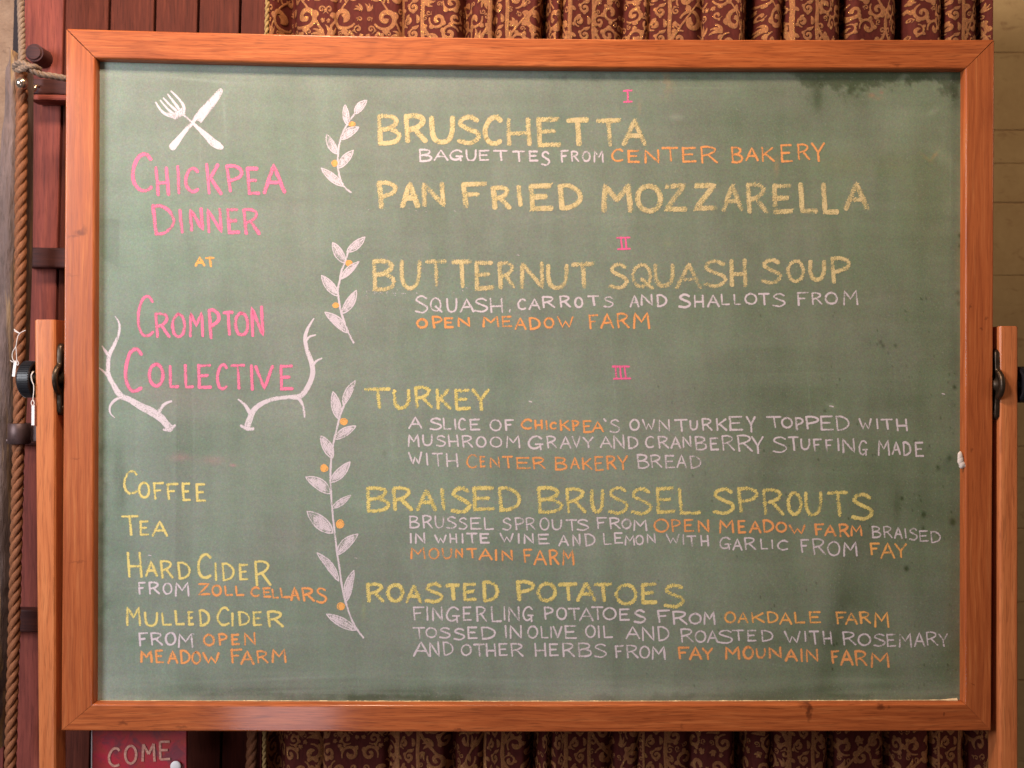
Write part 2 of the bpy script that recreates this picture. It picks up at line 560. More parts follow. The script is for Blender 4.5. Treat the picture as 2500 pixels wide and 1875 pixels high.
res_shade += 0.22 * blob(1650, 286, 16, 8) + 0.26 * blob(2028, 990, 11, 5, 20) + 0.2 * blob(1295, 980, 5, 4)
for (ax, ay, bx, by, s) in ((407, 187, 570, 203, 0.22), (545, 240, 552, 330, 0.14), (560, 1662, 820, 1652, 0.14), (600, 1690, 860, 1684, 0.16),
                            (900, 1655, 1400, 1664, 0.08), (1050, 1180, 905, 1075, 0.04), (612, 1085, 660, 1150, 0.05), (640, 1690, 1100, 1694, 0.1)):
    L = math.hypot(bx - ax, by - ay)
    res_shade += s * blob((ax + bx) / 2, (ay + by) / 2, L / 2, 3.2, math.degrees(math.atan2(by - ay, bx - ax)))
swr = np.random.default_rng(5)
for i in range(46):
    cx, cy = swr.uniform(260, 2330), swr.uniform(180, 1660)
    an = swr.choice([0, 0, 90, 90, 90, swr.uniform(-35, 35)]) + swr.uniform(-5, 5)
    L_s = swr.uniform(70, 330); Wd = swr.uniform(9, 26)
    amp = swr.choice([-1, 1]) * swr.uniform(.012, .034)
    b_ = blob(cx, cy, L_s, Wd, an, 6.0)
    res_shade += amp * b_ * (0.6 + 0.8 * ndiag)
for i in range(60):
    cx, cy = swr.uniform(260, 2330), swr.uniform(180, 1680)
    res_shade += swr.uniform(.03, .09) * blob(cx, cy, swr.uniform(20, 110), 1.6, swr.choice([0, 90, swr.uniform(0, 180)]) + swr.uniform(-8, 8), 4.0)
# rubbed horizontal bands near the foot of the board
foot = sst(PY, 1610, 1700)
res_shade += foot * 0.62 * (nhor - 0.54)
ragb = 1706 - 14 * nmid - 20 * (nfine - 0.4)
res_shade -= 0.17 * sst(PY, ragb - 6, ragb + 5) * sst(nmid, 0.40, 0.60)
res_shade += 0.55 * sst(PX, 2290, 2352) * sst(PY, 1696, 1712)
res_shade += 0.25 * blob(245, 1695, 14, 22) * nfine * 2
# bare green board under the top rail, ragged lower edge
dep = 3 + 16 * sst(PX, 1150, 1350) * sst(-PX, -1900, -1650) * (nfine > 0.5) + 30 * sst(PX, 1900, 1990)
dep += 26 * np.exp(-((PX - 2085) / 50) ** 2) + 10 * np.exp(-((PX - 1960) / 30) ** 2) - 16 * np.exp(-((PX - 2215) / 28) ** 2) + 10 * np.exp(-((PX - 2320) / 20) ** 2)
nrag = vnoise(GW, GH, 46, 34, 5, 61, 0.72)
nrag2 = vnoise(GW, GH, 150, 110, 3, 62, 0.8)
edge_y = 141 + (PX - 233) / (2357 - 233) * 25 + 10.5 * np.sin(np.pi * np.clip((PX - 233) / 2124, 0, 1)) + 8
rag = PY - edge_y - dep - (95 * (nrag - 0.5) + 46 * (nrag2 - 0.5)) * (0.25 + 0.75 * sst(PX, 1850, 1950))
res_shade -= 0.20 * blob(1995, 235, 15, 40) * (0.5 + nmid) + 0.14 * blob(2090, 225, 30, 28) * (nrag2 * 2) + 0.07 * blob(2110, 290, 34, 60) * (nmid * 2)
bare = 1 - sst(rag, -12, 15)
bare_s = sst(PX, 1100, 1350) * 0.34 + sst(PX, 1850, 1960) * 0.46
res_shade = res_shade * (1 - bare * (0.12 + 0.62 * bare_s)) + 0.03 * bare
res_shade -= 0.34 * blob(2335, 215, 12, 40) + 0.10 * blob(1997, 235, 14, 45)
for (cx, cy, r, s) in ((2318, 1118, 6, .26), (2290, 1142, 6, .24), (2202, 1217, 3.5, .45), (2255, 1256, 5, .4), (2254, 1290, 4, .3), (2213, 1388, 5, .5),
                       (2150, 835, 4, .4), (2156, 845, 4, .4), (2186, 844, 4, .35), (2330, 945, 4, .4), (2326, 1275, 6, .35), (2014, 1003, 3, .4),
                       (2234, 1078, 4, .3), (2344, 575, 5, .4), (2342, 600, 4, .3), (2339, 715, 5, .3), (2340, 740, 5, .25), (1262, 1105, 6, .15), (940, 1107, 7, .15)):
    res_shade -= s * blob(cx, cy, r, r * 1.3)
spk = np.random.default_rng(77)
for i in range(170):
    cx = 1500 + 850 * spk.random() ** 0.6; cy = 700 + 980 * spk.random()
    iy, ix = int((cy - 150) / 1570 * GH), int((cx - 230) / 2130 * GW)
    if 2 < iy < GH - 3 and 2 < ix < GW - 3:
        res_shade[iy:iy + spk.integers(1, 3), ix:ix + spk.integers(1, 2)] -= 0.10 + 0.18 * spk.random()
res_shade -= 0.16 * sst(PX, 1300, 2300)  # darker towards the right: light falloff painted into the board colour
res_shade = np.clip(res_shade, 0.0, 1.15)
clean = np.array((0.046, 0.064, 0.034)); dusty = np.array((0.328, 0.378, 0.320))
colr = clean[None, None] * (1 - res_shade[..., None]) + dusty[None, None] * res_shade[..., None]
# green / mauve drift of old coloured dust
hue = vnoise(GW, GH, 9, 7, 5, 21) - 0.5
hue2 = vnoise(GW, GH, 40, 30, 4, 22) - 0.5
colr *= 1 + (0.09 * hue + 0.08 * hue2)[..., None] * np.array((1.0, -0.45, 0.55))
colr *= 1 + (0.16 * sst(PX, 1200, 2300))[..., None] * np.array((0.1, 0.1, -1.0))  # less blue towards the right: warm lamp light painted into the colour
colr *= 1 + (0.10 * sst(-PX, -700, -250))[..., None] * np.array((-0.6, 0.1, 0.1))  # slightly less red towards the left


def tint(mask, rgb):
    global colr
    m = np.clip(mask, 0, 1)[..., None]
    colr = colr * (1 - m) + np.array(rgb)[None, None] * m


# ghosts of rubbed-out chalk
tint(0.22 * blob(440, 1117, 26, 10) + 0.18 * blob(520, 1124, 34, 10) + 0.55 * blob(569, 1136, 8, 3), (0.55, 0.20, 0.26))
tint(0.16 * blob(455, 985, 90, 60) * nmid * 1.4 + 0.16 * blob(395, 950, 70, 36), (0.34, 0.22, 0.22))
tint(0.12 * blob(2262, 386, 20, 4, 38) + 0.30 * blob(2281, 380, 12, 3, -50), (0.62, 0.36, 0.10))
tint(0.25 * blob(1625, 200, 20, 30) * (nfine > 0.5) + 0.22 * blob(1561, 262, 4, 18) + 0.3 * blob(1896, 405, 6, 22), (0.45, 0.27, 0.12))
tint(0.28 * blob(2128, 233, 7, 5) + 0.14 * blob(2145, 240, 12, 5) + 0.3 * blob(2152, 226, 4, 4), (0.5, 0.15, 0.08))
tint(0.20 * blob(2120, 400, 120, 26) * nmid * 1.6 + 0.14 * blob(2270, 480, 60, 120) * nmid * 1.6, (0.22, 0.22, 0.06))
tint(0.20 * blob(888, 1490, 4, 22) + 0.15 * blob(1630, 595, 8, 5), (0.45, 0.42, 0.10))
lil = np.clip((vnoise(GW, GH, 8, 6, 5, 41, 0.6) - 0.5) * 5, 0, 1)
tint(0.18 * lil, (0.275, 0.268, 0.240))
tint(0.18 * blob(2345, 650, 12, 60) + 0.14 * blob(2330, 1500, 20, 200), (0.30, 0.20, 0.06))
colr = np.clip(colr, 0.008, 1)
verts = np.stack([gx.ravel(), np.full(gx.size, YP), gz.ravel()], -1)
ii = np.arange(GW * GH).reshape(GH, GW)
faces = np.stack([ii[:-1, :-1], ii[1:, :-1], ii[1:, 1:], ii[:-1, 1:]], -1).reshape(-1, 4)
me = bpy.data.meshes.new('writing_panel')
me.vertices.add(len(verts)); me.vertices.foreach_set('co', verts.ravel())
me.loops.add(faces.size); me.loops.foreach_set('vertex_index', faces.ravel().astype(np.int32))
me.polygons.add(len(faces)); me.polygons.foreach_set('loop_start', np.arange(0, faces.size, 4, dtype=np.int32))
me.update(); me.validate()
ca = me.color_attributes.new('residue_and_light', 'FLOAT_COLOR', 'POINT')
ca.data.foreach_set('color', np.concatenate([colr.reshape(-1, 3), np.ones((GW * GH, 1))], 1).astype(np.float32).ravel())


def m_board():
    N = NT('green_chalkboard_residue_and_light')
    g = N.n('TexCoord').outputs['Object']
    a = N.n('Attribute', attribute_name='residue_and_light').outputs['Color']
    f = N.noise(g, 520, 3, 0.7)
    f2 = N.noise(N.vscale(g, (1, 1, 1), (5, 3, 1)), 300, 2, 0.6)
    tv = N.n('TexNoise')
    N.set(tv.inputs['Vector'], g); tv.inputs['Scale'].default_value = 330; tv.inputs['Detail'].default_value = 3
    hs = N.mix(0.20, a, N.mix(1.0, a, tv.outputs['Color'], 'OVERLAY'))
    c = N.mix(1.0, hs, N.n('CombineColor', i_0=N.mapr(f, 0.2, 0.8, 0.80, 1.20), i_1=N.mapr(f, 0.2, 0.8, 0.80, 1.20), i_2=N.mapr(f, 0.2, 0.8, 0.82, 1.18)).outputs[0], 'MULTIPLY')
    c = N.mix(N.mapr(f2, 0.62, 0.80, 0, 0.30), c, (0.42, 0.42, 0.38))
    return N.done(N.bsdf(c, 0.74, N.bump(f, 0.25, 0.0003), Specular_IOR_Level=0.3))


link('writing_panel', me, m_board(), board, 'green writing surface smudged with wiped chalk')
bk = prism('backing_board', [(x0, 0.0165, z0), (x1, 0.0165, z0), (x1, 0.0165, z1), (x0, 0.0165, z1)], 0.006, 0, 2)
link('backing_board', bk, M_POST, board)


# ---- strokes ----------------------------------------------------------------
def catmull(pts, per=5, closed=False):
    p = [np.array(q, float) for q in pts]
    n = len(p)
    out = []
    rngi = range(n if closed else n - 1)
    for i in rngi:
        if closed:
            a, b, c, d = p[(i - 1) % n], p[i], p[(i + 1) % n], p[(i + 2) % n]
        else:
            a, b, c, d = p[max(i - 1, 0)], p[i], p[i + 1], p[min(i + 2, n - 1)]
        for k in range(per):
            t = k / per
            out.append(0.5 * ((2 * b) + (-a + c) * t + (2 * a - 5 * b + 4 * c - d) * t * t + (-a + 3 * b - 3 * c + d) * t ** 3))
    out.append(p[0] if closed else p[-1])
    return out


class Strokes:
    def __init__(self):
        self.v, self.f, self.uv, self.s = [], [], [], []
        self.k = 0

    def ribbon(self, pts, wid, strength=1.0, cap=True, jit=0.06, r=random):
        p = [np.array(q[:2], float) for q in pts]
        w = list(wid) if hasattr(wid, '__len__') else [wid] * len(p)
        q, ww = [p[0]], [w[0]]
        for a, b, wa, wb in zip(p[:-1], p[1:], w[:-1], w[1:]):
            d = np.linalg.norm(b - a)
            if d < 1e-6: continue
            m = max(1, int(d / 9))
            for k in range(1, m + 1):
                q.append(a + (b - a) * k / m); ww.append(wa + (wb - wa) * k / m)
        n = len(q)
        if n < 2: return
        if cap:
            d0 = (q[0] - q[1]); d0 /= np.linalg.norm(d0) + 1e-9
            d1 = (q[-1] - q[-2]); d1 /= np.linalg.norm(d1) + 1e-9
            h0, h1 = ww[0] / 2, ww[-1] / 2
            q = [q[0] + d0 * h0 * 0.75, q[0] + d0 * h0 * 0.4] + q + [q[-1] + d1 * h1 * 0.4, q[-1] + d1 * h1 * 0.75]
            ww = [h0 * 1.05, h0 * 1.75] + ww + [h1 * 1.75, h1 * 1.05]
            n = len(q)
        base = len(self.v)
        L = 0
        self.k = (self.k + 1) % 24
        dy = 0.00012 + self.k * 0.000012
        for i in range(n):
            t = q[min(i + 1, n - 1)] - q[max(i - 1, 0)]
            t = t / (np.linalg.norm(t) + 1e-9)
            nn = np.array((-t[1], t[0]))
            if i: L += np.linalg.norm(q[i] - q[i - 1])
            h = ww[i] / 2 * (1 + r.uniform(-jit, jit)) * 0.98
            j = nn * ww[i] * r.uniform(-jit, jit) * 0.35
            for sgn in (-1, 0, 1):
                pt = q[i] + j + nn * h * sgn
                P3 = P(pt[0], pt[1], YP)
                self.v.append((P3.x, P3.y - dy, P3.z))
                self.uv.append((L, sgn * (1.0 if ww[i] < 9 else max(.5, 9 / ww[i])))); self.s.append(strength)
        for i in range(n - 1):
            a = base + 3 * i
            self.f += [(a, a + 3, a + 4, a + 1), (a + 1, a + 4, a + 5, a + 2)]

    def hatch(self, pts, w, strength, r=random):
        """short slanting chalk rubs laid side by side along a broad stroke"""
        p = [np.array(q[:2], float) for q in pts]
        slant = np.array((0.80, -0.60)) if r.random() < .8 else np.array((0.92, -0.38))
        for a, b in zip(p[:-1], p[1:]):
            d = np.linalg.norm(b - a)
            if d < 1: continue
            t = (b - a) / d
            n = np.array((-t[1], t[0]))
            ang = slant if abs(float(slant @ t)) < .85 else n
            L = w / max(.45, abs(float(ang @ n)))
            s = r.uniform(0, 3)
            while s < d:
                c = a + t * s + r.uniform(-.8, .8) * n
                if r.random() > .10:
                    h = ang * L * .5 * r.uniform(.62, .90)
                    self.ribbon([c - h, c + h], r.uniform(2.4, 3.8), strength * r.uniform(.72, 1.1), jit=.1)
                s += r.uniform(3.4, 5.4)

    def fan(self, pts, strength=1.0):
        """filled chalk area, pts = outline in px"""
        p = [np.array(q, float) for q in pts]
        c = sum(p) / len(p)
        base = len(self.v)
        self.k = (self.k + 1) % 24
        dy = 0.00010 + self.k * 0.000012
        C3 = P(c[0], c[1], YP)
        self.v.append((C3.x, C3.y - dy, C3.z)); self.uv.append((0, 0)); self.s.append(strength)
        for q in p:
            Q = P(q[0], q[1], YP)
            self.v.append((Q.x, Q.y - dy, Q.z)); self.uv.append((0, 0.95)); self.s.append(strength)
        n = len(p)
        for i in range(n):
            self.f.append((base, base + 1 + i, base + 1 + (i + 1) % n))

    def build(self, name, mat, parent, label=None):
        me = mesh_pd(name, self.v, self.f, self.uv, {'strength': self.s})
        return link(name, me, mat, parent, label)


S_, L_, C_ = 's', 'l', 'c'
G = {
    'A': [(L_, [(0, 1), (.5, 0), (1, 1)]), (L_, [(.2, .64), (.82, .64)])],
    'B': [(L_, [(0, 0), (.02, 1)]), (S_, [(0, .01), (.42, 0), (.82, .1), (.8, .3), (.45, .44), (.06, .5)]), (S_, [(.4, .46), (.8, .54), (1, .72), (.88, .9), (.5, 1), (0, 1)])],
    'C': [(S_, [(1, .14), (.72, 0), (.32, .09), (.03, .42), (.05, .76), (.33, .98), (.68, 1), (.98, .92)])],
    'D': [(L_, [(0, 0), (.05, 1)]), (S_, [(0, .02), (.4, 0), (.85, .2), (1, .5), (.85, .78), (.45, .96), (0.05, 1)])],
    'E': [(L_, [(0, 0), (.02, 1)]), (L_, [(0, .02), (.96, 0)]), (L_, [(0, .49), (.76, .47)]), (L_, [(.02, 1), (1, .98)])],
    'F': [(L_, [(0, .02), (.08, 1)]), (L_, [(0, .03), (1, 0)]), (L_, [(.03, .5), (.66, .47)])],
    'G': [(S_, [(.92, .16), (.62, 0), (.25, .1), (0, .45), (.08, .8), (.42, .94), (.78, .82)]), (L_, [(.5, .6), (1, .6)]), (L_, [(.82, .6), (.86, 1)])],
    'H': [(L_, [(0, 0), (.03, 1)]), (L_, [(.95, 0), (1, 1)]), (L_, [(.02, .57), (.97, .55)])],
    'I': [(L_, [(.2, 0), (.8, 1)])],
    'K': [(L_, [(0, 0), (.05, 1)]), (L_, [(.92, .02), (.05, .58)]), (L_, [(.3, .48), (1, 1)])],
    'L': [(L_, [(0, 0), (.05, 1), (1, .98)])],
    'M': [(L_, [(0, 1), (.05, .02), (.5, .58), (.92, 0), (1, 1)])],
    'N': [(L_, [(0, 1), (0.02, .02), (1, 1), (.97, 0)])],
    'O': [(C_, [(.5, 0), (.15, .15), (0, .5), (.15, .86), (.5, 1), (.86, .85), (1, .5), (.85, .14)])],
    'P': [(L_, [(0, 0), (.1, 1)]), (S_, [(0, .02), (.45, 0), (.92, .12), (1, .3), (.75, .46), (.05, .6)])],
    'Q': [(C_, [(.45, 0), (.12, .15), (0, .48), (.12, .82), (.45, .95), (.8, .82), (.92, .48), (.8, .14)]), (L_, [(.45, .62), (1, 1)])],
    'R': [(L_, [(0, .02), (.06, 1)]), (S_, [(0, .03), (.42, 0), (.84, .1), (.84, .3), (.5, .47), (.06, .56)]), (L_, [(.42, .5), (1, 1)])],
    'S': [(S_, [(.93, .13), (.6, 0), (.2, .08), (.1, .28), (.5, .45), (.92, .6), (1, .8), (.6, 1), (0, .93)])],
    'T': [(L_, [(0, .02), (1, 0)]), (L_, [(.5, .02), (.56, 1)])],
    'U': [(S_, [(0, 0), (.02, .55), (.15, .88), (.45, 1), (.8, .9), (.98, .55), (1, 0)])],
    'V': [(L_, [(0, 0), (.52, 1), (1, 0)])],
    'W': [(L_, [(0, 0), (.3, 1), (.5, .42), (.78, 1), (1, 0)])],
    'Y': [(L_, [(0, 0), (.5, .52)]), (L_, [(1, 0), (.5, .52), (.55, 1)])],
    'Z': [(L_, [(.05, .03), (.95, 0), (0, 1), (1, .98)])],
    ',': [(L_, [(.6, 0), (.4, 1)])],
    '`': [(L_, [(0, 0), (1, 1)])],
    '1': [(L_, [(0, .02), (1, 0)]), (L_, [(.5, 0), (.52, 1)]), (L_, [(0, 1), (1, .97)])],
    '2': [(L_, [(0, .03), (1, 0)]), (L_, [(.32, 0), (.40, 1)]), (L_, [(.66, 0), (.74, 1)]), (L_, [(.08, 1), (1, .96)])],
    '3': [(L_, [(0, .03), (.92, .03)]), (L_, [(.16, 0), (.2, 1)]), (L_, [(.42, 0), (.46, 1)]), (L_, [(.66, 0), (.74, 1)]), (L_, [(.05, 1), (1, .98)])],
}
NOSL = set('CGOSQUAVWY,`IMZ')
TILE = {'A': (240, 200), 'B': (240, 600), 'C': (240, 1000), 'D': (280, 1300), 'E1': (880, 200), 'E2': (1400, 200), 'E3': (1800, 200),
        'F1': (880, 550), 'F2': (1400, 550), 'F3': (1800, 550), 'G1': (880, 900), 'G2': (1400, 900), 'G3': (1800, 900),
        'H1': (880, 1230), 'H2': (1400, 1230), 'H3': (1800, 1230)}


HATCH = [False]


def glyph(S, ch, bx, w, slant, strength):
    xa, xb, ya, yb = bx
    Wd, Hd = xb - xa, yb - ya
    st = []
    sl = slant * Hd / max(Wd, 1) * (0.35 if ch in NOSL else 1.0)
    for kind, pts in G[ch]:
        q = [(x + sl * y + random.uniform(-.012, .012), y + random.uniform(-.012, .012)) for x, y in pts]
        if kind == 's': q = catmull(q, 5)
        elif kind == 'c': q = catmull(q, 4, True)
        st.append([tuple(p) for p in q])
    xs = [p[0] for s in st for p in s]; ys = [p[1] for s in st for p in s]
    mx, Mx, my, My = min(xs), max(xs), min(ys), max(ys)
    iw, ih = max(Wd - w, 0.5), max(Hd - w, 0.5)
    if ch == 'I' and Mx - mx < 1e-3: Mx = mx + 1
    for s in st:
        pts = [(xa + w / 2 + (p[0] - mx) / max(Mx - mx, 1e-6) * iw, ya + w / 2 + (p[1] - my) / max(My - my, 1e-6) * ih) for p in s]
        ws = w * random.uniform(.90, 1.08)
        n = len(pts)
        a, b = random.uniform(.88, 1.08), random.uniform(.88, 1.08)
        if w >= 9 and HATCH[0]:
            S.ribbon(pts, [ws * 1.0 * (a + (b - a) * i / max(1, n - 1)) for i in range(n)], strength * random.uniform(.74, .96))
            S.hatch(pts, ws * .95, strength)
        else:
            S.ribbon(pts, [ws * (a + (b - a) * i / max(1, n - 1)) for i in range(n)], strength * random.uniform(.86, 1.05))


CN = {'pink': 'pink', 'pink2': 'deep pink', 'white': 'white', 'yellow': 'yellow', 'pale': 'pale yellow', 'orange': 'orange', 'amber': 'light orange'}
SHOWN = {'1': 'I', '2': 'II', '3': 'III', '`S': "'S", 'SQUASH,': 'SQUASH,'}
seen_words = {}


def word(tile, col, w, slant, text, data, strength=1.0):
    ox, oy = TILE[tile]
    S = Strokes()
    HATCH[0] = col in ('pale', 'yellow')
    for ch, part in zip(text, data.split(',')):
        a, b, c, d = (float(t) for t in part.split())
        glyph(S, ch, (ox + a / 4, ox + b / 4, oy + c / 4, oy + d / 4), w, slant, strength)
    t = SHOWN.get(text, text)
    S.build('chalk_word', CH[col], board, '%s chalk word "%s"' % (CN[col], t))


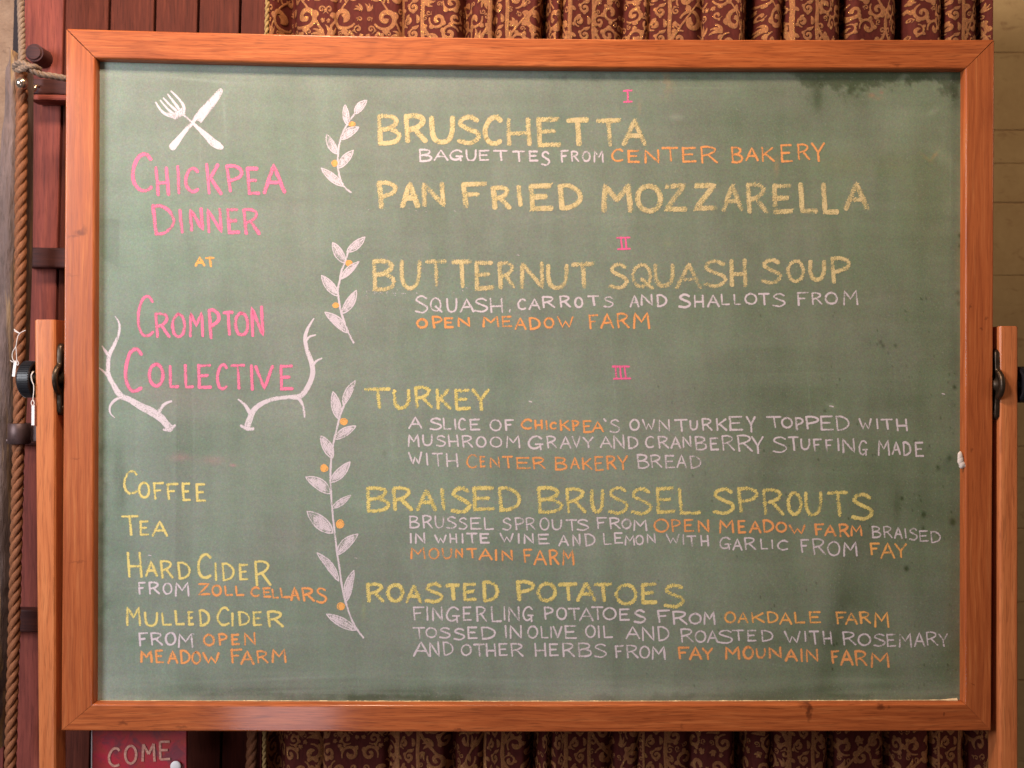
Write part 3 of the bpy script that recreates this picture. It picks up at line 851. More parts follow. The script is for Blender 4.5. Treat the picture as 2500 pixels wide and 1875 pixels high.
DATA = '''
A pink 9.6 .09 1|CHICKPEA|318 535 685 1082,545 705 820 1120,758 808 808 1105,835 990 825 1090,1040 1215 785 1110,1235 1420 800 1085,1438 1585 825 1108,1605 1838 795 1100
A pink 9.6 .09 1|DINNER|515 755 1190 1505,778 838 1235 1485,880 1040 1222 1465,1050 1222 1225 1485,1245 1390 1228 1492,1402 1590 1225 1500
B amber 7.5 .1 1|AT|938 1050 97 207,1040 1138 103 215
B pink 8.8 .05 1|CROMPTON|372 550 475 898,545 710 645 905,708 860 652 905,882 1040 635 900,1065 1195 610 915,1210 1325 632 882,1322 1480 640 888,1482 1625 580 895
B pink 8.8 .02 1|COLLECTIVE|250 437 992 1437,482 650 1140 1388,683 795 1160 1395,832 940 1150 1398,962 1115 1148 1402,1147 1270 1142 1415,1287 1440 1150 1410,1478 1522 1155 1420,1520 1718 1160 1415,1765 1912 1155 1418
C yellow 7 .04 1|COFFEE|240 388 588 832,385 510 700 872,530 645 703 885,662 785 712 885,812 908 707 897,948 1055 715 905
C yellow 7 .04 1|TEA|218 398 1027 1235,397 500 1078 1235,518 685 1078 1245
D yellow 7 .06 1|HARD|115 275 185 445,295 425 272 435,438 580 265 452,608 745 280 462
D yellow 7 .04 1|CIDER|803 948 200 455,970 1004 288 478,1038 1175 290 480,1210 1312 300 472,1360 1535 268 525
D white 5.8 .02 1|FROM|225 305 478 608,328 445 475 608,465 568 485 612,585 735 478 632
D orange 6.6 .06 1|ZOLL|808 940 490 618,942 1050 505 628,1065 1160 515 625,1170 1270 515 625
D orange 6.6 .12 1|CELLARS|1322 1420 522 635,1440 1535 530 640,1528 1608 545 650,1608 1725 535 645,1712 1812 525 670,1820 1960 530 678,1965 2078 532 697
D yellow 7 .06 1|MULLED|110 262 718 918,283 428 770 925,450 562 778 915,580 688 755 910,708 780 760 912,815 935 745 922
D yellow 7 .05 1|CIDER|993 1125 720 918,1136 1166 778 922,1200 1328 762 918,1342 1450 765 918,1485 1655 757 930
D white 5.8 .02 1|FROM|230 328 970 1115,345 475 970 1108,487 605 968 1108,615 772 980 1130
D orange 6.6 .05 1|OPEN|858 982 985 1115,1005 1105 978 1108,1133 1225 985 1105,1258 1385 968 1108
D orange 6.6 .07 1|MEADOW|248 375 1145 1275,390 485 1140 1280,512 625 1148 1285,632 745 1140 1288,745 850 1155 1292,852 1028 1165 1285
D orange 6.6 .04 1|FARM|1128 1248 1130 1282,1225 1370 1148 1295,1380 1505 1145 1282,1530 1682 1128 1278
E1 pale 12.5 .02 .92|BRUSCHETTA|158 405 308 625,420 660 305 605,672 925 325 615,935 1183 318 622,1192 1392 320 628,1420 1675 340 632,1715 1965 338 645,2005 2235 345 632,2293 2550 350 640,2548 2802 350 635
E1 white 5.8 .03 1|BAGUETTES|568 705 650 785,712 862 655 775,865 1005 655 778,1023 1138 655 780,1152 1265 660 775,1290 1442 662 775,1480 1608 668 785,1640 1740 668 782,1762 1855 672 825
E1 white 5.8 .03 1|FROM|1950 2035 660 790,2050 2140 668 785,2160 2250 670 787,2273 2380 662 795
E2 orange 6.4 .02 .93|CENTER|365 490 645 785,525 650 660 795,690 845 655 800,858 1025 632 780,1055 1205 632 792,1235 1415 620 802
E2 orange 6.4 .05 .98|BAKERY|1535 1660 628 798,1675 1812 635 778,1828 1970 630 785,2016 2145 605 790,2180 2315 598 768,2315 2458 588 785
E1 pale 13 .05 .90|PAN|155 368 958 1245,385 585 968 1238,592 838 970 1232
E1 pale 13 .05 .90|FRIED|980 1240 970 1240,1270 1480 1005 1255,1520 1590 1000 1228,1640 1888 988 1268,1925 2175 985 1260
E2 pale 13 .04 .84|MOZZARELLA|272 585 985 1285,600 875 990 1290,880 1118 985 1270,1170 1412 985 1262,1440 1668 985 1275,1675 1908 975 1295,1935 2150 985 1295,2192 2395 975 1288,2415 2600 975 1298,2635 2895 968 1265
E2 pink2 5.8 .02 1|1|480 580 72 208
E2 pink2 5.6 .02 1|2|413 562 1508 1645
F2 pink2 5.6 .02 1|3|373 567 1365 1512
F1 pale 11.5 .01 .86|BUTTERNUT|110 352 325 650,380 600 330 640,625 845 330 610,885 1090 335 622,1110 1310 340 640,1335 1520 345 630,1555 1800 345 635,1810 2035 370 635,2055 2288 355 625
F2 pale 10.5 .01 .84|SQUASH|340 540 362 632,560 790 365 635,780 990 370 612,990 1260 362 630,1258 1505 330 615,1522 1700 320 610
F3 pale 10 .01 .92|SOUP|228 440 320 582,475 665 330 570,692 868 335 552,905 1108 300 575
F1 white 5.8 .04 .95|SQUASH,|528 665 680 865,675 805 700 855,835 950 708 858,968 1115 712 855,1108 1250 705 855,1258 1398 705 860,1445 1472 815 855
F1 white 5.8 .05 1|CARROTS|1530 1620 710 832,1638 1762 708 830,1768 1905 688 812,1938 2060 680 808,2085 2178 695 812,2212 2330 680 790,2370 2478 688 810
F2 white 5.8 .02 1|AND|545 648 675 805,655 778 668 790,808 918 670 802
F2 white 5.8 .02 1|SHALLOTS|1022 1150 665 812,1172 1280 675 808,1302 1432 672 805,1435 1530 665 785,1558 1640 668 785,1665 1798 658 780,1800 1918 658 785,1938 2075 658 802
F3 white 5.8 .03 .95|FROM|580 700 645 790,720 835 650 780,850 985 648 778,1030 1185 628 785
F1 orange 6.4 .06 1|OPEN|543 660 905 1012,692 805 880 1010,812 915 895 1008,945 1078 893 998
F1 orange 6.2 .06 1|MEADOW|1190 1360 880 1000,1375 1485 880 1000,1500 1625 895 1025,1640 1762 893 1025,1785 1897 895 1012,1915 2085 885 1005
F2 orange 6.4 .05 1|FARM|143 245 865 1020,260 400 855 1012,415 552 850 1010,578 752 843 1018
G1 yellow 9 .04 .95|TURKEY|32 298 182 398,312 490 195 405,520 710 165 392,730 892 190 405,915 1082 193 410,1080 1265 190 415
G1 white 5.4 .01 1|A|465 610 465 592
G1 white 5.4 .05 1|SLICE|672 800 475 605,800 890 475 600,912 940 485 600,950 1030 478 608,1060 1175 485 608
G1 white 5.4 .05 1|OF|1258 1382 492 615,1405 1500 490 610
G1 orange 6.2 .05 1|CHICKPEA|1565 1678 485 598,1695 1785 495 600,1803 1832 500 605,1845 1920 515 600,1940 2055 495 612,2060 2140 497 612,2165 2265 500 632,2258 2382 508 625
G2 white 5.6 .05 1|`S|288 325 480 522,350 460 488 635
G2 white 5.6 .02 1|OWN|543 652 487 610,665 800 488 605,828 947 490 618
G2 white 5.6 .03 1|TURKEY|980 1117 488 620,1130 1220 500 608,1248 1362 478 610,1388 1505 480 612,1515 1660 458 612,1680 1782 460 628
G3 white 5.6 .05 1|TOPPED|280 435 460 585,425 545 470 588,560 650 470 605,660 800 458 595,805 945 455 608,955 1098 455 612
G3 white 5.6 .08 1|WITH|1180 1315 480 598,1352 1382 482 595,1395 1520 485 600,1545 1668 485 615
G1 white 5.4 .05 1|MUSHROOM|460 582 635 770,600 708 640 760,735 838 645 768,850 965 640 768,985 1105 645 775,1125 1235 655 775,1260 1388 658 775,1420 1565 648 780
G1 white 5.4 .05 1|GRAVY|1632 1790 650 800,1812 1925 650 782,1945 2065 655 785,2060 2155 655 780,2165 2280 662 778
G2 white 5.4 .05 1|AND|255 382 655 778,385 505 640 790,525 637 655 790
G2 white 5.6 .07 .95|CRANBERRY|695 790 652 780,818 938 652 785,945 1055 658 785,1060 1160 652 778,1180 1308 655 802,1325 1425 668 802,1440 1580 645 805,1590 1755 640 815,1730 1860 655 835
G3 white 5.6 .06 .95|STUFFING|340 490 658 828,490 600 658 805,612 715 680 800,735 825 680 812,855 935 685 820,973 1002 675 808,1020 1155 678 830,1180 1278 695 858
G3 white 5.6 .05 .95|MADE|1370 1495 690 855,1505 1600 705 845,1610 1700 708 858,1730 1825 712 865
G1 white 5.4 .05 1|WITH|462 605 808 940,636 666 818 950,695 808 818 960,830 960 822 965
G1 orange 5.8 .06 .92|CENTER|1030 1145 830 978,1158 1225 848 970,1258 1368 855 975,1380 1490 848 978,1515 1665 860 985,1675 1812 858 985
G1 orange 5.8 .05 .95|BAKERY|1892 2025 858 998,2045 2145 858 985,2158 2270 865 992,2280 2380 850 1005,2395 2505 845 990,2500 2615 842 992
G2 white 5.4 .08 .95|BREAD|615 745 830 982,745 872 835 972,888 998 840 978,1003 1112 835 975,1130 1252 845 982
G1 yellow 10 .03 .88|BRAISED|50 295 1145 1410,305 518 1145 1395,540 750 1160 1398,776 837 1160 1390,878 1082 1145 1422,1090 1320 1145 1395,1338 1572 1145 1405
G1 yellow 9.5 .04 .88|BRUSSEL|1722 1982 1145 1420,1995 2212 1155 1420,2240 2382 1170 1418,2412 2622 1145 1430,2635 2852 1155 1435,2880 3078 1150 1420,3095 3332 1158 1430
G2 yellow 9 .05 .86|SPROUTS|1355 1578 1158 1430,1592 1808 1150 1410,1838 2065 1165 1440,2080 2240 1195 1442,2250 2432 1195 1445,2475 2685 1192 1450,2710 2932 1210 1485
H1 white 5.2 .04 .95|BRUSSEL|472 582 112 245,600 712 105 245,722 822 112 245,835 945 118 250,955 1050 128 258,1068 1185 128 255,1200 1308 128 260
H1 white 5.2 .04 .95|SPROUTS|1382 1480 130 265,1502 1602 128 260,1608 1715 128 262,1745 1850 128 265,1862 1972 148 262,2002 2118 148 270,2108 2235 145 268
H2 white 5.2 .03 1|FROM|222 330 125 250,345 465 128 252,465 570 142 252,582 725 148 270
H2 orange 6 .04 .95|OPEN|780 938 140 285,948 1050 145 280,1075 1180 145 278,1210 1332 150 285
H2 orange 6.2 .05 .95|MEADOW|1420 1572 150 292,1600 1690 155 295,1712 1840 160 292,1843 1962 148 285,1970 2090 172 285,2100 2270 200 302
H3 orange 6.2 .05 1|FARM|750 850 187 312,845 970 198 322,985 1100 188 330,1103 1225 200 322
H3 white 5 .06 .88|BRAISED|1308 1410 212 338,1420 1520 212 338,1528 1618 220 345,1628 1656 235 342,1675 1765 232 362,1770 1870 255 375,1880 1990 262 388
H1 white 5.4 .01 1|IN|480 502 282 390,530 638 278 395
H1 white 5.4 .03 1|WHITE|718 845 298 390,865 950 285 388,985 1008 285 390,1030 1145 280 390,1162 1265 282 392
H1 white 5.4 .03 1|WINE|1355 1500 280 382,1534 1558 285 392,1592 1698 285 395,1728 1850 290 400
H1 white 5.4 .04 1|AND|1930 2040 298 418,2065 2155 288 420,2185 2298 285 420
H2 white 5.2 .05 1|LEMON|285 380 282 405,392 490 275 395,498 605 300 412,600 692 300 408,712 808 285 392
H2 white 5.2 .07 .95|WITH|898 1040 288 395,1060 1087 292 402,1100 1200 305 420,1235 1328 300 418
H2 white 5.4 .06 .95|GARLIC|1420 1545 318 452,1550 1655 335 460,1662 1788 322 455,1818 1905 335 450,1928 1954 345 445,1985 2100 348 460
H3 white 5.6 .06 .92|FROM|610 705 340 482,725 870 332 500,872 1010 360 515,1032 1178 365 520
H3 amber 6.2 .06 .98|FAY|1290 1395 375 505,1395 1545 375 540,1530 1658 382 532
H1 orange 6.2 .06 1|MOUNTAIN|485 640 418 545,660 775 425 550,790 900 430 545,920 1010 430 535,1030 1140 428 535,1150 1295 430 555,1310 1337 440 560,1372 1495 445 565
H1 orange 6.2 .06 1|FARM|1585 1682 435 580,1685 1825 445 605,1835 1945 440 602,1968 2093 445 605
H1 yellow 9.6 .02 1|ROASTED|52 238 765 968,250 430 772 968,435 608 780 980,622 812 762 975,825 975 775 948,998 1140 765 955,1185 1358 745 968
H1 yellow 10 .02 .93|POTATOES|1515 1705 740 955,1718 1920 758 965,1925 2120 765 955,2102 2308 752 962,2275 2465 765 965,2480 2708 772 998,2735 2902 768 982,2955 3170 775 1025
H1 white 5.6 .02 1|FINGERLING|510 628 998 1142,640 667 995 1145,698 808 1000 1150,832 975 998 1165,995 1090 998 1148,1125 1240 995 1155,1270 1385 998 1160,1393 1420 995 1142,1440 1560 998 1155,1578 1695 995 1158
H1 white 5.6 .02 1|POTATOES|1785 1888 1000 1135,1908 2020 1005 1138,2022 2145 1012 1138,2132 2280 1010 1150,2250 2375 998 1138,2360 2505 1005 1140,2522 2635 1018 1145,2665 2790 1028 1170
H2 white 5.6 .03 1|FROM|815 945 1030 1165,962 1118 1042 1185,1122 1255 1062 1182,1268 1390 1045 1185
H2 amber 6 .05 .97|OAKDALE|1470 1590 1048 1170,1600 1712 1050 1170,1730 1872 1055 1168,1885 2005 1045 1170,2005 2140 1055 1185,2150 2265 1052 1172,2295 2422 1045 1172
H3 amber 6.2 .08 .98|FARM|955 1070 1048 1180,1050 1180 1052 1185,1185 1310 1045 1175,1335 1488 1048 1215
H1 white 5.6 .05 1|TOSSED|505 635 1200 1320,632 752 1200 1315,765 885 1200 1320,905 1025 1208 1338,1040 1150 1195 1325,1172 1325 1195 1330
H1 white 5.6 .01 1|IN|1406 1434 1182 1315,1455 1580 1180 1322
H1 white 5.4 .03 1|OLIVE|1625 1740 1185 1320,1755 1840 1190 1318,1848 1874 1195 1315,1875 1975 1190 1320,1990 2118 1182 1322
H2 white 5.4 .04 1|OIL|110 222 1178 1315,233 260 1185 1315,285 390 1185 1315
H2 white 5.4 .05 1|AND|505 655 1190 1325,665 795 1190 1345,815 940 1190 1345
H2 white 5.4 .03 .95|ROASTED|1040 1178 1212 1358,1180 1300 1230 1360,1300 1418 1232 1360,1405 1560 1225 1370,1545 1670 1225 1340,1692 1790 1225 1348,1828 1955 1228 1350
H3 white 5.4 .08 .95|WITH|452 620 1238 1365,650 677 1238 1350,695 800 1235 1380,828 932 1238 1378
H3 white 5.2 .05 .85|ROSEMARY|1022 1165 1242 1385,1172 1310 1262 1392,1325 1450 1262 1398,1452 1555 1265 1400,1575 1708 1258 1408,1722 1838 1250 1400,1838 1965 1242 1390,1958 2062 1262 1398
H1 white 5.6 .04 1|AND|510 680 1340 1495,668 778 1340 1500,800 912 1340 1490
H1 white 5.6 .03 1|OTHER|975 1090 1365 1490,1098 1215 1362 1495,1220 1330 1358 1498,1345 1445 1355 1490,1460 1597 1355 1498
H1 white 5.6 .03 1|HERBS|1695 1818 1352 1498,1838 1940 1358 1492,1965 2098 1352 1500,2120 2265 1350 1500,2275 2410 1360 1508
H2 white 5.6 .04 .97|FROM|400 495 1375 1510,512 640 1372 1512,640 752 1382 1515,762 905 1385 1528
H2 orange 6.8 .04 .98|FAY|1015 1135 1390 1522,1125 1262 1390 1530,1250 1368 1400 1530
H2 orange 6.8 .04 .98|MOUNAIN|1478 1632 1388 1525,1648 1765 1385 1525,1775 1882 1405 1515,1902 2038 1390 1515,2060 2195 1408 1545,2210 2244 1408 1550,2265 2398 1410 1552
H3 orange 6.8 .06 .98|FARM|910 1000 1425 1565,1000 1140 1418 1585,1140 1275 1425 1588,1300 1490 1445 1605
'''
for line in DATA.strip().split('\n'):
    head, text, data = line.split('|')
    t, c, w, s, st = head.split()
    word(t, c, float(w), float(s), text, data, float(st))


# ---- chalk drawings -----------------------------------------------------------
def sub(name, label):
    o = bpy.data.objects.new(name, None)
    COL.objects.link(o)
    o.empty_display_size = 0.03
    o.parent = board
    o['label'] = label
    return o


def T4(ox, oy, f, pts):
    return [(ox + p[0] / f, oy + p[1] / f) + tuple(q / f for q in p[2:3]) for p in pts]


def tapered(S, pts, per=5, strength=1.0):
    q = catmull([(p[0], p[1]) for p in pts], per)
    w = catmull([(p[2], 0) for p in pts], per)
    S.ribbon(q, [max(1.0, x[0]) for x in w], strength * 1.12, jit=0.035)


# crossed fork and knife
fk = Strokes()
for tn in ([(562, 200, 16), (600, 262, 24), (650, 310, 30), (750, 350, 34)], [(607, 180, 15), (660, 245, 22), (720, 300, 28), (775, 320, 30)],
           [(637, 158, 16), (700, 225, 24), (770, 290, 32)], [(680, 122, 18), (740, 200, 26), (795, 275, 34)],
           [(712, 90, 16), (785, 165, 26), (832, 235, 32), (838, 310, 30)]):
    tapered(fk, T4(240, 200, 4, tn))
fk.fan([p[:2] for p in T4(240, 200, 4, [(660, 300), (720, 305), (775, 280), (830, 240), (850, 275), (845, 318), (800, 345), (755, 370), (690, 340)])])
tapered(fk, T4(240, 200, 4, [(830, 322, 22), (905, 385, 28), (990, 465, 42), (1065, 535, 62), (1120, 590, 76), (1175, 625, 70), (1205, 640, 46)]))
fk.build('chalk_fork', CH['white'], board, 'white chalk drawing of a fork leaning left')
kn = Strokes()
kn.fan([p[:2] for p in T4(240, 200, 4, [(1178, 70), (1196, 62), (1212, 72), (1216, 92), (1198, 138), (1150, 214), (1092, 292), (1040, 356), (1004, 402), (975, 380), (945, 368), (918, 372), (938, 330), (985, 270), (1030, 222), (1090, 160), (1140, 104)])], 1.15)
tapered(kn, T4(240, 200, 4, [(960, 350, 36), (890, 430, 42), (820, 515, 48), (765, 585, 66), (725, 635, 76)]))
kn.build('chalk_knife', CH['white'], board, 'white chalk drawing of a table knife leaning right')

al = Strokes()
for br in ([(165, 690, 12), (205, 760, 22), (200, 860, 30), (150, 980, 38), (110, 1060, 42), (97, 1150, 42), (100, 1260, 45), (150, 1360, 50), (215, 1460, 60), (300, 1500, 55),
            (420, 1570, 72), (520, 1620, 82), (610, 1680, 76), (672, 1750, 68), (700, 1785, 78)],
           [(640, 1795, 26), (690, 1797, 40), (745, 1757, 34)], [(38, 980, 14), (70, 1030, 28), (105, 1075, 35)], [(5, 1190, 12), (50, 1225, 25), (90, 1265, 35)],
           [(225, 1480, 32), (160, 1510, 30), (115, 1570, 22), (118, 1635, 18), (160, 1678, 9)], [(715, 1518, 20), (650, 1545, 32), (605, 1600, 40), (580, 1650, 50)]):
    tapered(al, T4(240, 600, 4, br), strength=.93)
al.build('chalk_antler', CH['white'], board, 'white chalk antler on the left, curving up beside the pink lettering')
ar = Strokes()
for br in ([(2105, 710, 14), (2050, 800, 30), (2020, 900, 38), (2040, 1020, 42), (2085, 1150, 50), (2092, 1260, 50), (2045, 1380, 52), (1970, 1468, 55), (1850, 1480, 40), (1720, 1495, 42),
            (1600, 1540, 46), (1520, 1605, 54), (1480, 1690, 60), (1460, 1750, 64)],
           [(1395, 1757, 32), (1450, 1784, 46), (1510, 1787, 34)], [(2122, 872, 16), (2065, 888, 24), (2030, 925, 28)], [(2180, 1100, 20), (2125, 1130, 26), (2090, 1175, 30)],
           [(1905, 1475, 34), (1965, 1500, 34), (2000, 1570, 28), (2012, 1640, 26), (2014, 1675, 18)], [(1370, 1502, 20), (1435, 1558, 32), (1482, 1635, 42)]):
    tapered(ar, T4(240, 600, 4, br), strength=.93)
ar.build('chalk_antler', CH['white'], board, 'white chalk antler on the right, its beam arching beneath the pink lettering')


def leaf(S, tip, base, width, strength=.9):
    a, b = np.array(base, float), np.array(tip, float)
    d = b - a
    L = np.linalg.norm(d); d /= L
    n = np.array((-d[1], d[0]))
    rr = random.Random(int(tip[0] * 7 + tip[1]))
    side = []
    bend = rr.uniform(-.06, .06) * L
    for k in range(11):
        t = k / 10
        h = width / 2 * math.sin(math.pi * t ** 0.9) ** 0.75 if 0 < t < 1 else 0
        side.append((a + d * L * t + n * bend * math.sin(math.pi * t), h))
    left = [p + n * h for p, h in side]
    right = [p - n * h for p, h in side]
    S.fan(left + right[-2:0:-1], strength * .98)
    S.ribbon(left, 3.6, .95); S.ribbon(right, 3.6, .95)
    for k in range(4):
        t0, t1 = rr.uniform(.08, .3), rr.uniform(.6, .92)
        o = rr.uniform(-.55, .55)
        pa = a + d * L * t0 + n * width * .35 * o; pb = a + d * L * t1 + n * width * .30 * o
        S.ribbon([pa, (pa + pb) / 2 + n * width * .08 * o, pb], 3.4, .95)


def sprig(label, parts, leaves, berries, groups):
    root = sub('chalk_sprig', label)
    S = Strokes()
    S.ribbon(catmull(parts, 6), 5.6, .93, jit=.12)
    S.build('stem', CH['white'], root)
    for tip, base, w in leaves:
        S = Strokes()
        leaf(S, tip, base, w)
        S.build('leaf', CH['white'], root)
    for c, rx, ry in berries:
        S = Strokes()
        pts = [(c[0] + rx * math.cos(a) * random.uniform(.9, 1.06), c[1] + ry * math.sin(a) * random.uniform(.9, 1.06)) for a in np.linspace(0, 2 * math.pi, 12)[:-1]]
        S.fan(pts, 1.0)
        S.ribbon(pts + [pts[0]], 3, 1.0)
        S.build('berry', CH['amber'], root)


def mk(ox, oy, f, stem, leaves, berries):
    return ([p[:2] for p in T4(ox, oy, f, stem)],
            [((ox + a / f, oy + b / f), (ox + c / f, oy + d / f), w / f) for a, b, c, d, w in leaves],
            [((ox + a / f, oy + b / f), rx / f, ry / f) for a, b, rx, ry in berries])


s1 = mk(760, 220, 6.38, [(680, 365), (600, 470), (540, 560), (470, 720), (430, 880), (415, 1050), (415, 1200), (440, 1340), (490, 1470), (560, 1550), (615, 1590)],
        [(865, 160, 680, 370, 110), (525, 230, 565, 545, 90), (738, 580, 455, 765, 125), (240, 690, 410, 995, 115), (655, 940, 415, 1215, 118), (155, 1217, 495, 1495, 112)],
        [(635, 532, 52, 36), (362, 1140, 44, 46)])
sprig('top white chalk sprig with two orange berries, beside BRUSCHETTA', *s1, None)
s2 = mk(760, 560, 5.72, [(515, 300), (480, 430), (430, 560), (395, 720), (370, 850), (385, 980), (410, 1130), (450, 1260), (500, 1400), (550, 1500), (590, 1582)],
        [(748, 110, 500, 315, 105), (300, 185, 470, 470, 120), (665, 450, 410, 695, 85), (145, 645, 378, 930, 120), (630, 855, 430, 1175, 115), (193, 1160, 500, 1442, 118)],
        [(527, 473, 46, 40), (342, 1062, 42, 32)])
sprig('middle white chalk sprig with two orange berries, beside BUTTERNUT', *s2, None)
s3a = mk(730, 910, 5.025, [(575, 350), (510, 510), (470, 660), (435, 800), (415, 920), (395, 1060), (388, 1200), (385, 1330), (395, 1480), (400, 1600)],
         [(690, 100, 545, 395, 82), (418, 235, 485, 565, 110), (695, 655, 435, 812, 95), (268, 775, 412, 1045, 115), (625, 1095, 385, 1345, 108), (85, 1280, 388, 1482, 128), (632, 1505, 405, 1662, 70)],
         [(550, 600, 44, 40), (308, 1172, 44, 44)])
s3b = mk(730, 1220, 4.74, [(380, 60), (390, 180), (405, 320), (425, 480), (445, 640), (470, 800), (490, 950), (525, 1130), (570, 1280), (620, 1410), (680, 1510), (745, 1595)],
         [(95, 135, 392, 385, 145), (680, 400, 440, 638, 105), (210, 615, 458, 938, 80), (635, 820, 548, 1175, 90), (320, 1325, 658, 1508, 100)],
         [(475, 283, 42, 50), (485, 1233, 42, 42)])
sprig('long white chalk sprig with four orange berries, between COFFEE and BRAISED', s3a[0] + s3b[0], s3a[1] + s3b[1], s3a[2] + s3b[2], None)

# small chalk flecks
fl = Strokes()
for (x, y, s) in ((366, 1355, 3), (2030, 991, 4), (1295, 980, 3), (1264, 622, 3), (2303, 961, 3), (472, 1547, 2), (870, 1362, 3)):
    fl.ribbon([(x - s, y), (x + s, y + s * .5)], s, .8)
for i in range(46):
    x, y = random.uniform(700, 1000), random.uniform(560, 700)
for (x, y, n, sx, sy) in ((925, 712, 16, 30, 4), (960, 716, 10, 30, 3), (1120, 710, 6, 30, 6), (1180, 363, 8, 60, 6), (1000, 512, 8, 60, 5)):
    for i in range(n):
        a, b = random.gauss(x, sx), random.gauss(y, sy)
        fl.ribbon([(a, b), (a + 2.5, b + 1)], 1.8, .6)
fl.build('chalk_fleck', CH['white'], board, 'stray chalk flecks below the headings')['kind'] = 'stuff'

# chalk dust lying along the bottom ledge (a ragged low ridge)
vs, fs = [], []
nseg = 700
for i in range(nseg + 1):
    x = iBL.x + 0.004 + (iBR.x - iBL.x - 0.008) * i / nseg
    h = 0.0002 + 0.0009 * max(0, mnoise.noise((x * 60, 0, 3))) + 0.0012 * max(0, mnoise.noise((x * 400, 5, 1)))
    if x < -0.42: h *= 0.5
    if x > iBR.x - 0.03: h += 0.003 * (x - iBR.x + 0.03) / 0.03
    zb = iBL.z + (iBR.z - iBL.z) * i / nseg + bow_bot(x) + 0.0002
    dpt = 0.0006 + 0.002 * max(0, mnoise.noise((x * 90, 2, 8))) + h * 0.6
    vs += [(x, YP - 0.0002, zb + h), (x, YP - 0.0002 - dpt * .5, zb + h * .7), (x, YP - 0.0004 - dpt, zb)]
for i in range(nseg):
    a = 3 * i
    fs += [(a, a + 1, a + 4, a + 3), (a + 1, a + 2, a + 5, a + 4)]
d = link('chalk_dust', mesh_pd('chalk_dust', vs, fs), M_DUST, board, 'fallen chalk dust along the bottom ledge', True)
d['kind'] = 'stuff'

# lump of white putty stuck on the right upright's inner edge
bm = bmesh.new()
for (px, py, r, sz) in ((2344, 1114, .0036, 1.9), (2345, 1124, .0040, 1.7), (2348, 1134, .0046, 1.2), (2353, 1137, .0034, .9)):
    c = P(px, py, 0.003)
    bmesh.ops.create_icosphere(bm, subdivisions=3, radius=r, matrix=Matrix.Translation(c) @ Matrix.Diagonal((1, .7, sz, 1)))
for v in bm.verts:
    v.co += Vector((1, .3, 1)) * 0.0011 * mnoise.noise(v.co * 260)
link('putty_lump', bm_mesh('putty_lump', bm), M_PUTTY, board, 'pinkish white lump stuck on the right upright', True)

# ---- stand posts, pivots, knobs
YF = -0.001


def stand_post(tx0, tx1, bx0, bx1, ytop, label):
    a, b = P(tx0, ytop, YF), P(tx1, ytop, YF)
    c, e = P(bx1, 1875, YF), P(bx0, 1875, YF)
    k = 1.9
    c2, e2 = b + (c - b) * k, a + (e - a) * k
    bm = bmesh.new()
    dpt = 0.034
    F = [bm.verts.new(p) for p in (a, b, c2, e2)]
    B = [bm.verts.new((p.x, p.y + dpt, p.z)) for p in (a, b, c2, e2)]
    bm.faces.new(F); bm.faces.new(B[::-1])
    for i in range(4):
        bm.faces.new((F[i], B[i], B[(i + 1) % 4], F[(i + 1) % 4]))
    bmesh.ops.recalc_face_normals(bm, faces=bm.faces)
    bm.edges.ensure_lookup_table()
    ed = [x for x in bm.edges if abs(x.verts[0].co.z - x.verts[1].co.z) > 0.3]
    bmesh.ops.bevel(bm, geom=ed, offset=0.0052, segments=3, profile=0.6, affect='EDGES')
    sm = [x for x in bm.edges if abs(x.verts[0].co.z - x.verts[1].co.z) < 0.01 and x.verts[0].co.z > 0]
    bmesh.ops.bevel(bm, geom=sm, offset=0.0012, segments=2, affect='EDGES')
    me = bm_mesh('stand_post', bm); me.update(); box_uv(me, 2)
    return link('stand_post', me, M_POST, board, label)


stand_post(83, 135, 93, 135, 780, 'left post of the stand')
stand_post(2441, 2487, 2441, 2487, 796, 'right post of the stand')


def lathe_x(profile, cx, cy, cz, seg=48, name='knob'):
    vs, fs = [], []
    n = len(profile)
    for k in range(seg):
        a = 2 * math.pi * k / seg
        for x, r in profile:
            vs.append((cx + x, cy + r * math.cos(a), cz + r * math.sin(a)))
    for k in range(seg):
        for j in range(n - 1):
            a, b = k * n + j, ((k + 1) % seg) * n + j
            fs.append((a, a + 1, b + 1, b))
    bm = bmesh.new(); me = mesh_pd(name, vs, fs); bm.from_mesh(me)
    bmesh.ops.remove_doubles(bm, verts=bm.verts, dist=1e-6)
    bmesh.ops.recalc_face_normals(bm, faces=bm.faces)
    bm.to_mesh(me); bm.free()
    return me


def knob(cx, cy, cz, side, label):
    """side=-1: left of the post; the hollow face looks back towards the post"""
    s = side
    R = 0.0245
    prof = [(x * s, r) for x, r in ((0.000, 0.0), (0.000, 0.0075), (0.004, 0.0080), (0.004, 0.0205), (-0.0005, 0.0215), (0.0, R), (0.0145, R), (0.0170, R * .93), (0.0180, R * .8), (0.0180, 0.0))]
    me = lathe_x(prof, cx, cy, cz, 64)
    k = link('tilt_knob', me, M_BLACK, board, label)
    bm = bmesh.new()
    for i in range(46):
        a = 2 * math.pi * i / 46
        m = Matrix.Translation((cx + s * 0.0075, cy, cz)) @ Matrix.Rotation(a, 4, 'X') @ Matrix.Translation((0, 0, R)) @ Matrix.Diagonal((0.0138, 0.0017, 0.0026, 1))
        bmesh.ops.create_cube(bm, size=1, matrix=m)
    gm = bm_mesh('grip_ridge', bm)
    gr = link('grip_ridge', gm, M_BLACK, k)
    gr['kind'] = 'stuff'
    sh = lathe_x([(0, 0), (0, 0.0065), (-s * 0.022, 0.0065), (-s * 0.022, 0)], cx, cy, cz, 20, 'shaft')
    link('shaft', sh, M_BRONZE, k)
    return k


